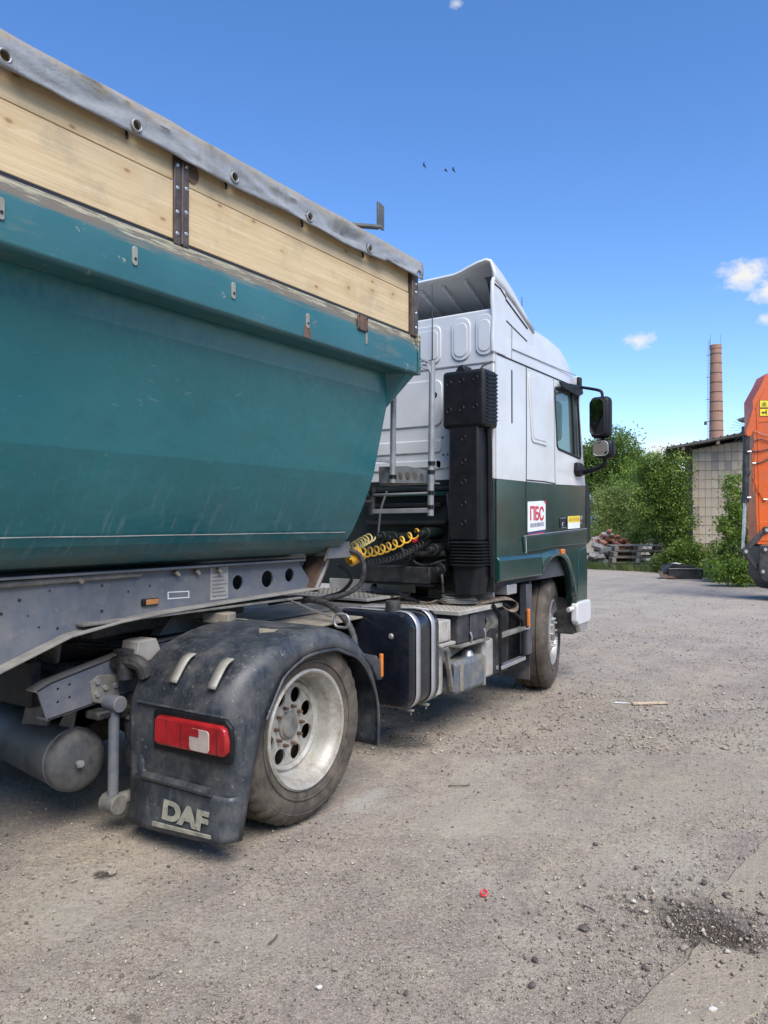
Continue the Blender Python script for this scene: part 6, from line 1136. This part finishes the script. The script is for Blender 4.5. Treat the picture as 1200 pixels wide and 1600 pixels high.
# boom, house, cab and tracks to the right of the picture
m = MB(); m.prism([(.35, 3.3), (.30, 4.1), (.9, 4.9), (2.6, 5.2), (5.2, 2.2), (4.8, 1.7), (2.4, 4.3), (1.2, 4.2)], 'Y', -.22, .26); m.build('boom', M['orange'], E_, .02)
m = MB(); m.box(4.6, 8.2, -1.3, 1.3, 1.05, 2.2); m.build('engine_house', M['orange'], E_, .08, 3); m = MB(); m.prism([(4.6, 1.1), (4.5, 2.0), (4.9, 3.0), (6.2, 3.0), (6.2, 1.1)], 'Y', -1.35, -.35); m.build('cab', M['scrap'], E_, .05)
for y in (-1.25, .75): m = MB(); m.prism([(4.4, .1), (4.2, .45), (4.45, .85), (8.0, .85), (8.25, .45), (8.0, .1), (7.8, 0), (4.6, 0)], 'Y', y, y + .5); m.build('track', M['scrap'], E_, .03)
m = MB(); m.cyl((6.2, 0, .6), (6.2, 0, 1.06), .7, n=24); m.build('slew_ring', M['scrap'], E_)
# ------------------------------------------------------------------ small things
def put(o, lat, dep, z, rz, lab, cat, grp=None): o.location = at(lat, dep, z); o.rotation_euler = (0, 0, rz); return tag(o, lab, cat, grp)
o = MB().box(-.14, .17, -.022, .022, 0, .014).build('wood_lath', M['oldwood'], None, .003); o.location = (-1.68, 6.52, .004); o.rotation_euler = (0, 0, R(38)); tag(o, 'pale wooden lath lying alone on the yard near the front wheel', 'wood')
o = MB().prism([(0, 0), (.13, .01), (.02, .03)], 'Z', 0, .006).build('wood_sliver', M['paper'], None); o.location = (-1.93, 6.40, .002); o.rotation_euler = (0, 0, R(25)); tag(o, 'thin pale sliver beside the wooden lath', 'wood')
o = MB().lathe([(.012 + .0045 * math.cos(a), .0045 * math.sin(a)) for a in [2 * math.pi * i / 8 for i in range(8)]], (0, 0, 0), n=16, closed=True).build('red_ring', M['redplast'], None); o.location = (-1.378, 2.82, .010); o.rotation_euler = (R(35), R(10), 0); tag(o, 'small red plastic ring on the gravel', 'ring')
def rock(seed, r):
    random.seed(seed); bm = bmesh.new(); bmesh.ops.create_icosphere(bm, subdivisions=2, radius=1)
    for v in bm.verts: v.co *= 1 + .45 * noise.noise(v.co * 1.3 + Vector((seed * 3.3, 0, 0)))
    for v in bm.verts: v.co = Vector((v.co.x * r * 1.2, v.co.y * r * .85, v.co.z * r * .6))
    me = bpy.data.meshes.new('stone'); bm.to_mesh(me); bm.free(); return me
ST = [  # x, y, radius, tone, label
 (-.955, 2.79, .017, 0, 'dark angular stone right of the red plastic ring'), (-.98, 2.36, .013, 0, 'dark stone in the bottom middle of the yard'), (-1.03, 2.50, .012, 0, 'dark lump above the bottom middle stone'),
 (-.62, 2.86, .014, 1, 'pale stone on the dark soil heap'), (-.71, 3.02, .015, 1, 'pale chip left of the dark soil heap'), (-.70, 2.66, .012, 0, 'dark stone on the edge of the concrete strip'),
 (-1.14, 2.92, .009, 1, 'tan pebble just left of the red ring'), (-1.57, 2.08, .010, 1, 'pale pebble among fine gravel at lower left'), (-1.55, 1.97, .010, 2, 'white chip at lower left of the yard'),
 (-2.79, 2.12, .022, 1, 'clod lying beside the dark pit in the ground'), (-.79, 1.93, .012, 1, 'tan pebble at the bottom edge'), (-1.30, 2.10, .009, 0, 'dark pebble left of the bottom middle'), (-.56, 3.35, .016, 0, 'dark stone beyond the soil heap'), (-.66, 3.42, .013, 0, 'dark pebble left of the far slab'),
 (-1.16, 3.55, .011, 0, 'dark pebble in the middle of the yard'), (-.47, 2.55, .011, 2, 'white chip on the near concrete strip'), (-1.0, 2.06, .011, 0, 'dark pebble near the bottom centre'), (-.86, 3.1, .010, 2, 'white chip between the ring and the soil heap')]
TN = [worn('stone_dark', (.085, .072, .066), (.2, .17, .14), .4, .9, scale=30, var=.3, bump=.4), worn('stone_tan', (.30, .265, .215), (.2, .17, .14), .4, .9, scale=30, var=.25, bump=.4), worn('stone_white', (.58, .56, .52), (.4, .36, .3), .4, .85, scale=30, var=.15, bump=.3)]
for i, (x, y, r, t, lab) in enumerate(ST):
    me = rock(i, r); me.materials.append(TN[t]); o = bpy.data.objects.new('stone', me); COL.objects.link(o); o.location = (x, y, r * .35); o.rotation_euler = (0, 0, i * 1.3); tag(o, lab, 'stone', 'larger stones on the yard')
for i, (x, y, a, L_, lab) in enumerate(((-2.27, 1.27, 70, .10, 'dark bent twig at the lower left edge'), (-2.06, 3.9, 30, .12, 'thin twig near the rear wheel'), (-.98, 2.95, 140, .05, 'short twig beside the red ring'), (-1.86, 2.1, 100, .06, 'short twig in front of the mud flap'), (-2.10, 5.3, 20, .10, 'thin twig below the fuel tank'), (-.52, 2.28, 15, .05, 'splinter on the near concrete strip'))):
    random.seed(i); m = MB(); m.tube([(-L_ / 2, 0, .004), (0, random.uniform(-.01, .01), .007), (L_ / 2, random.uniform(-.02, .02), .005)], .0035, 5); o = m.build('twig', M['bark'], None); o.location = (x, y, .001); o.rotation_euler = (0, 0, R(a)); tag(o, lab, 'twig', 'twigs on the yard')
# birds far up
for lat, z, lab, r in ((6.3, 57.7, 'leftmost of the three birds in the sky', 25), (9.7, 56.9, 'middle bird of the three in the sky', 0), (10.9, 57.0, 'rightmost of the three birds in the sky', 20)):
    m = MB(); m.lathe([(0, -.26), (.04, -.2), (.08, 0), (.06, .14), (.04, .2), (0, .26)], (0, 0, 0), (0, 1, 0), 8); b_ = thing('bird', lab, 'bird', at(lat, 120, z), YAW + R(60), 'birds in flight'); b_.rotation_euler = (0, R(r), YAW + R(70)); m.build('body', M['bird'], b_)
    for sd in (-1, 1): MB().loft([[(0, -.1, 0), (0, .12, 0)], [(sd * .25, -.12, .12), (sd * .25, .10, .12)], [(sd * .62, -.22, .02), (sd * .62, -.14, .02)]]).build('wing', M['bird'], b_, 0, 2, 60, solid=.015)
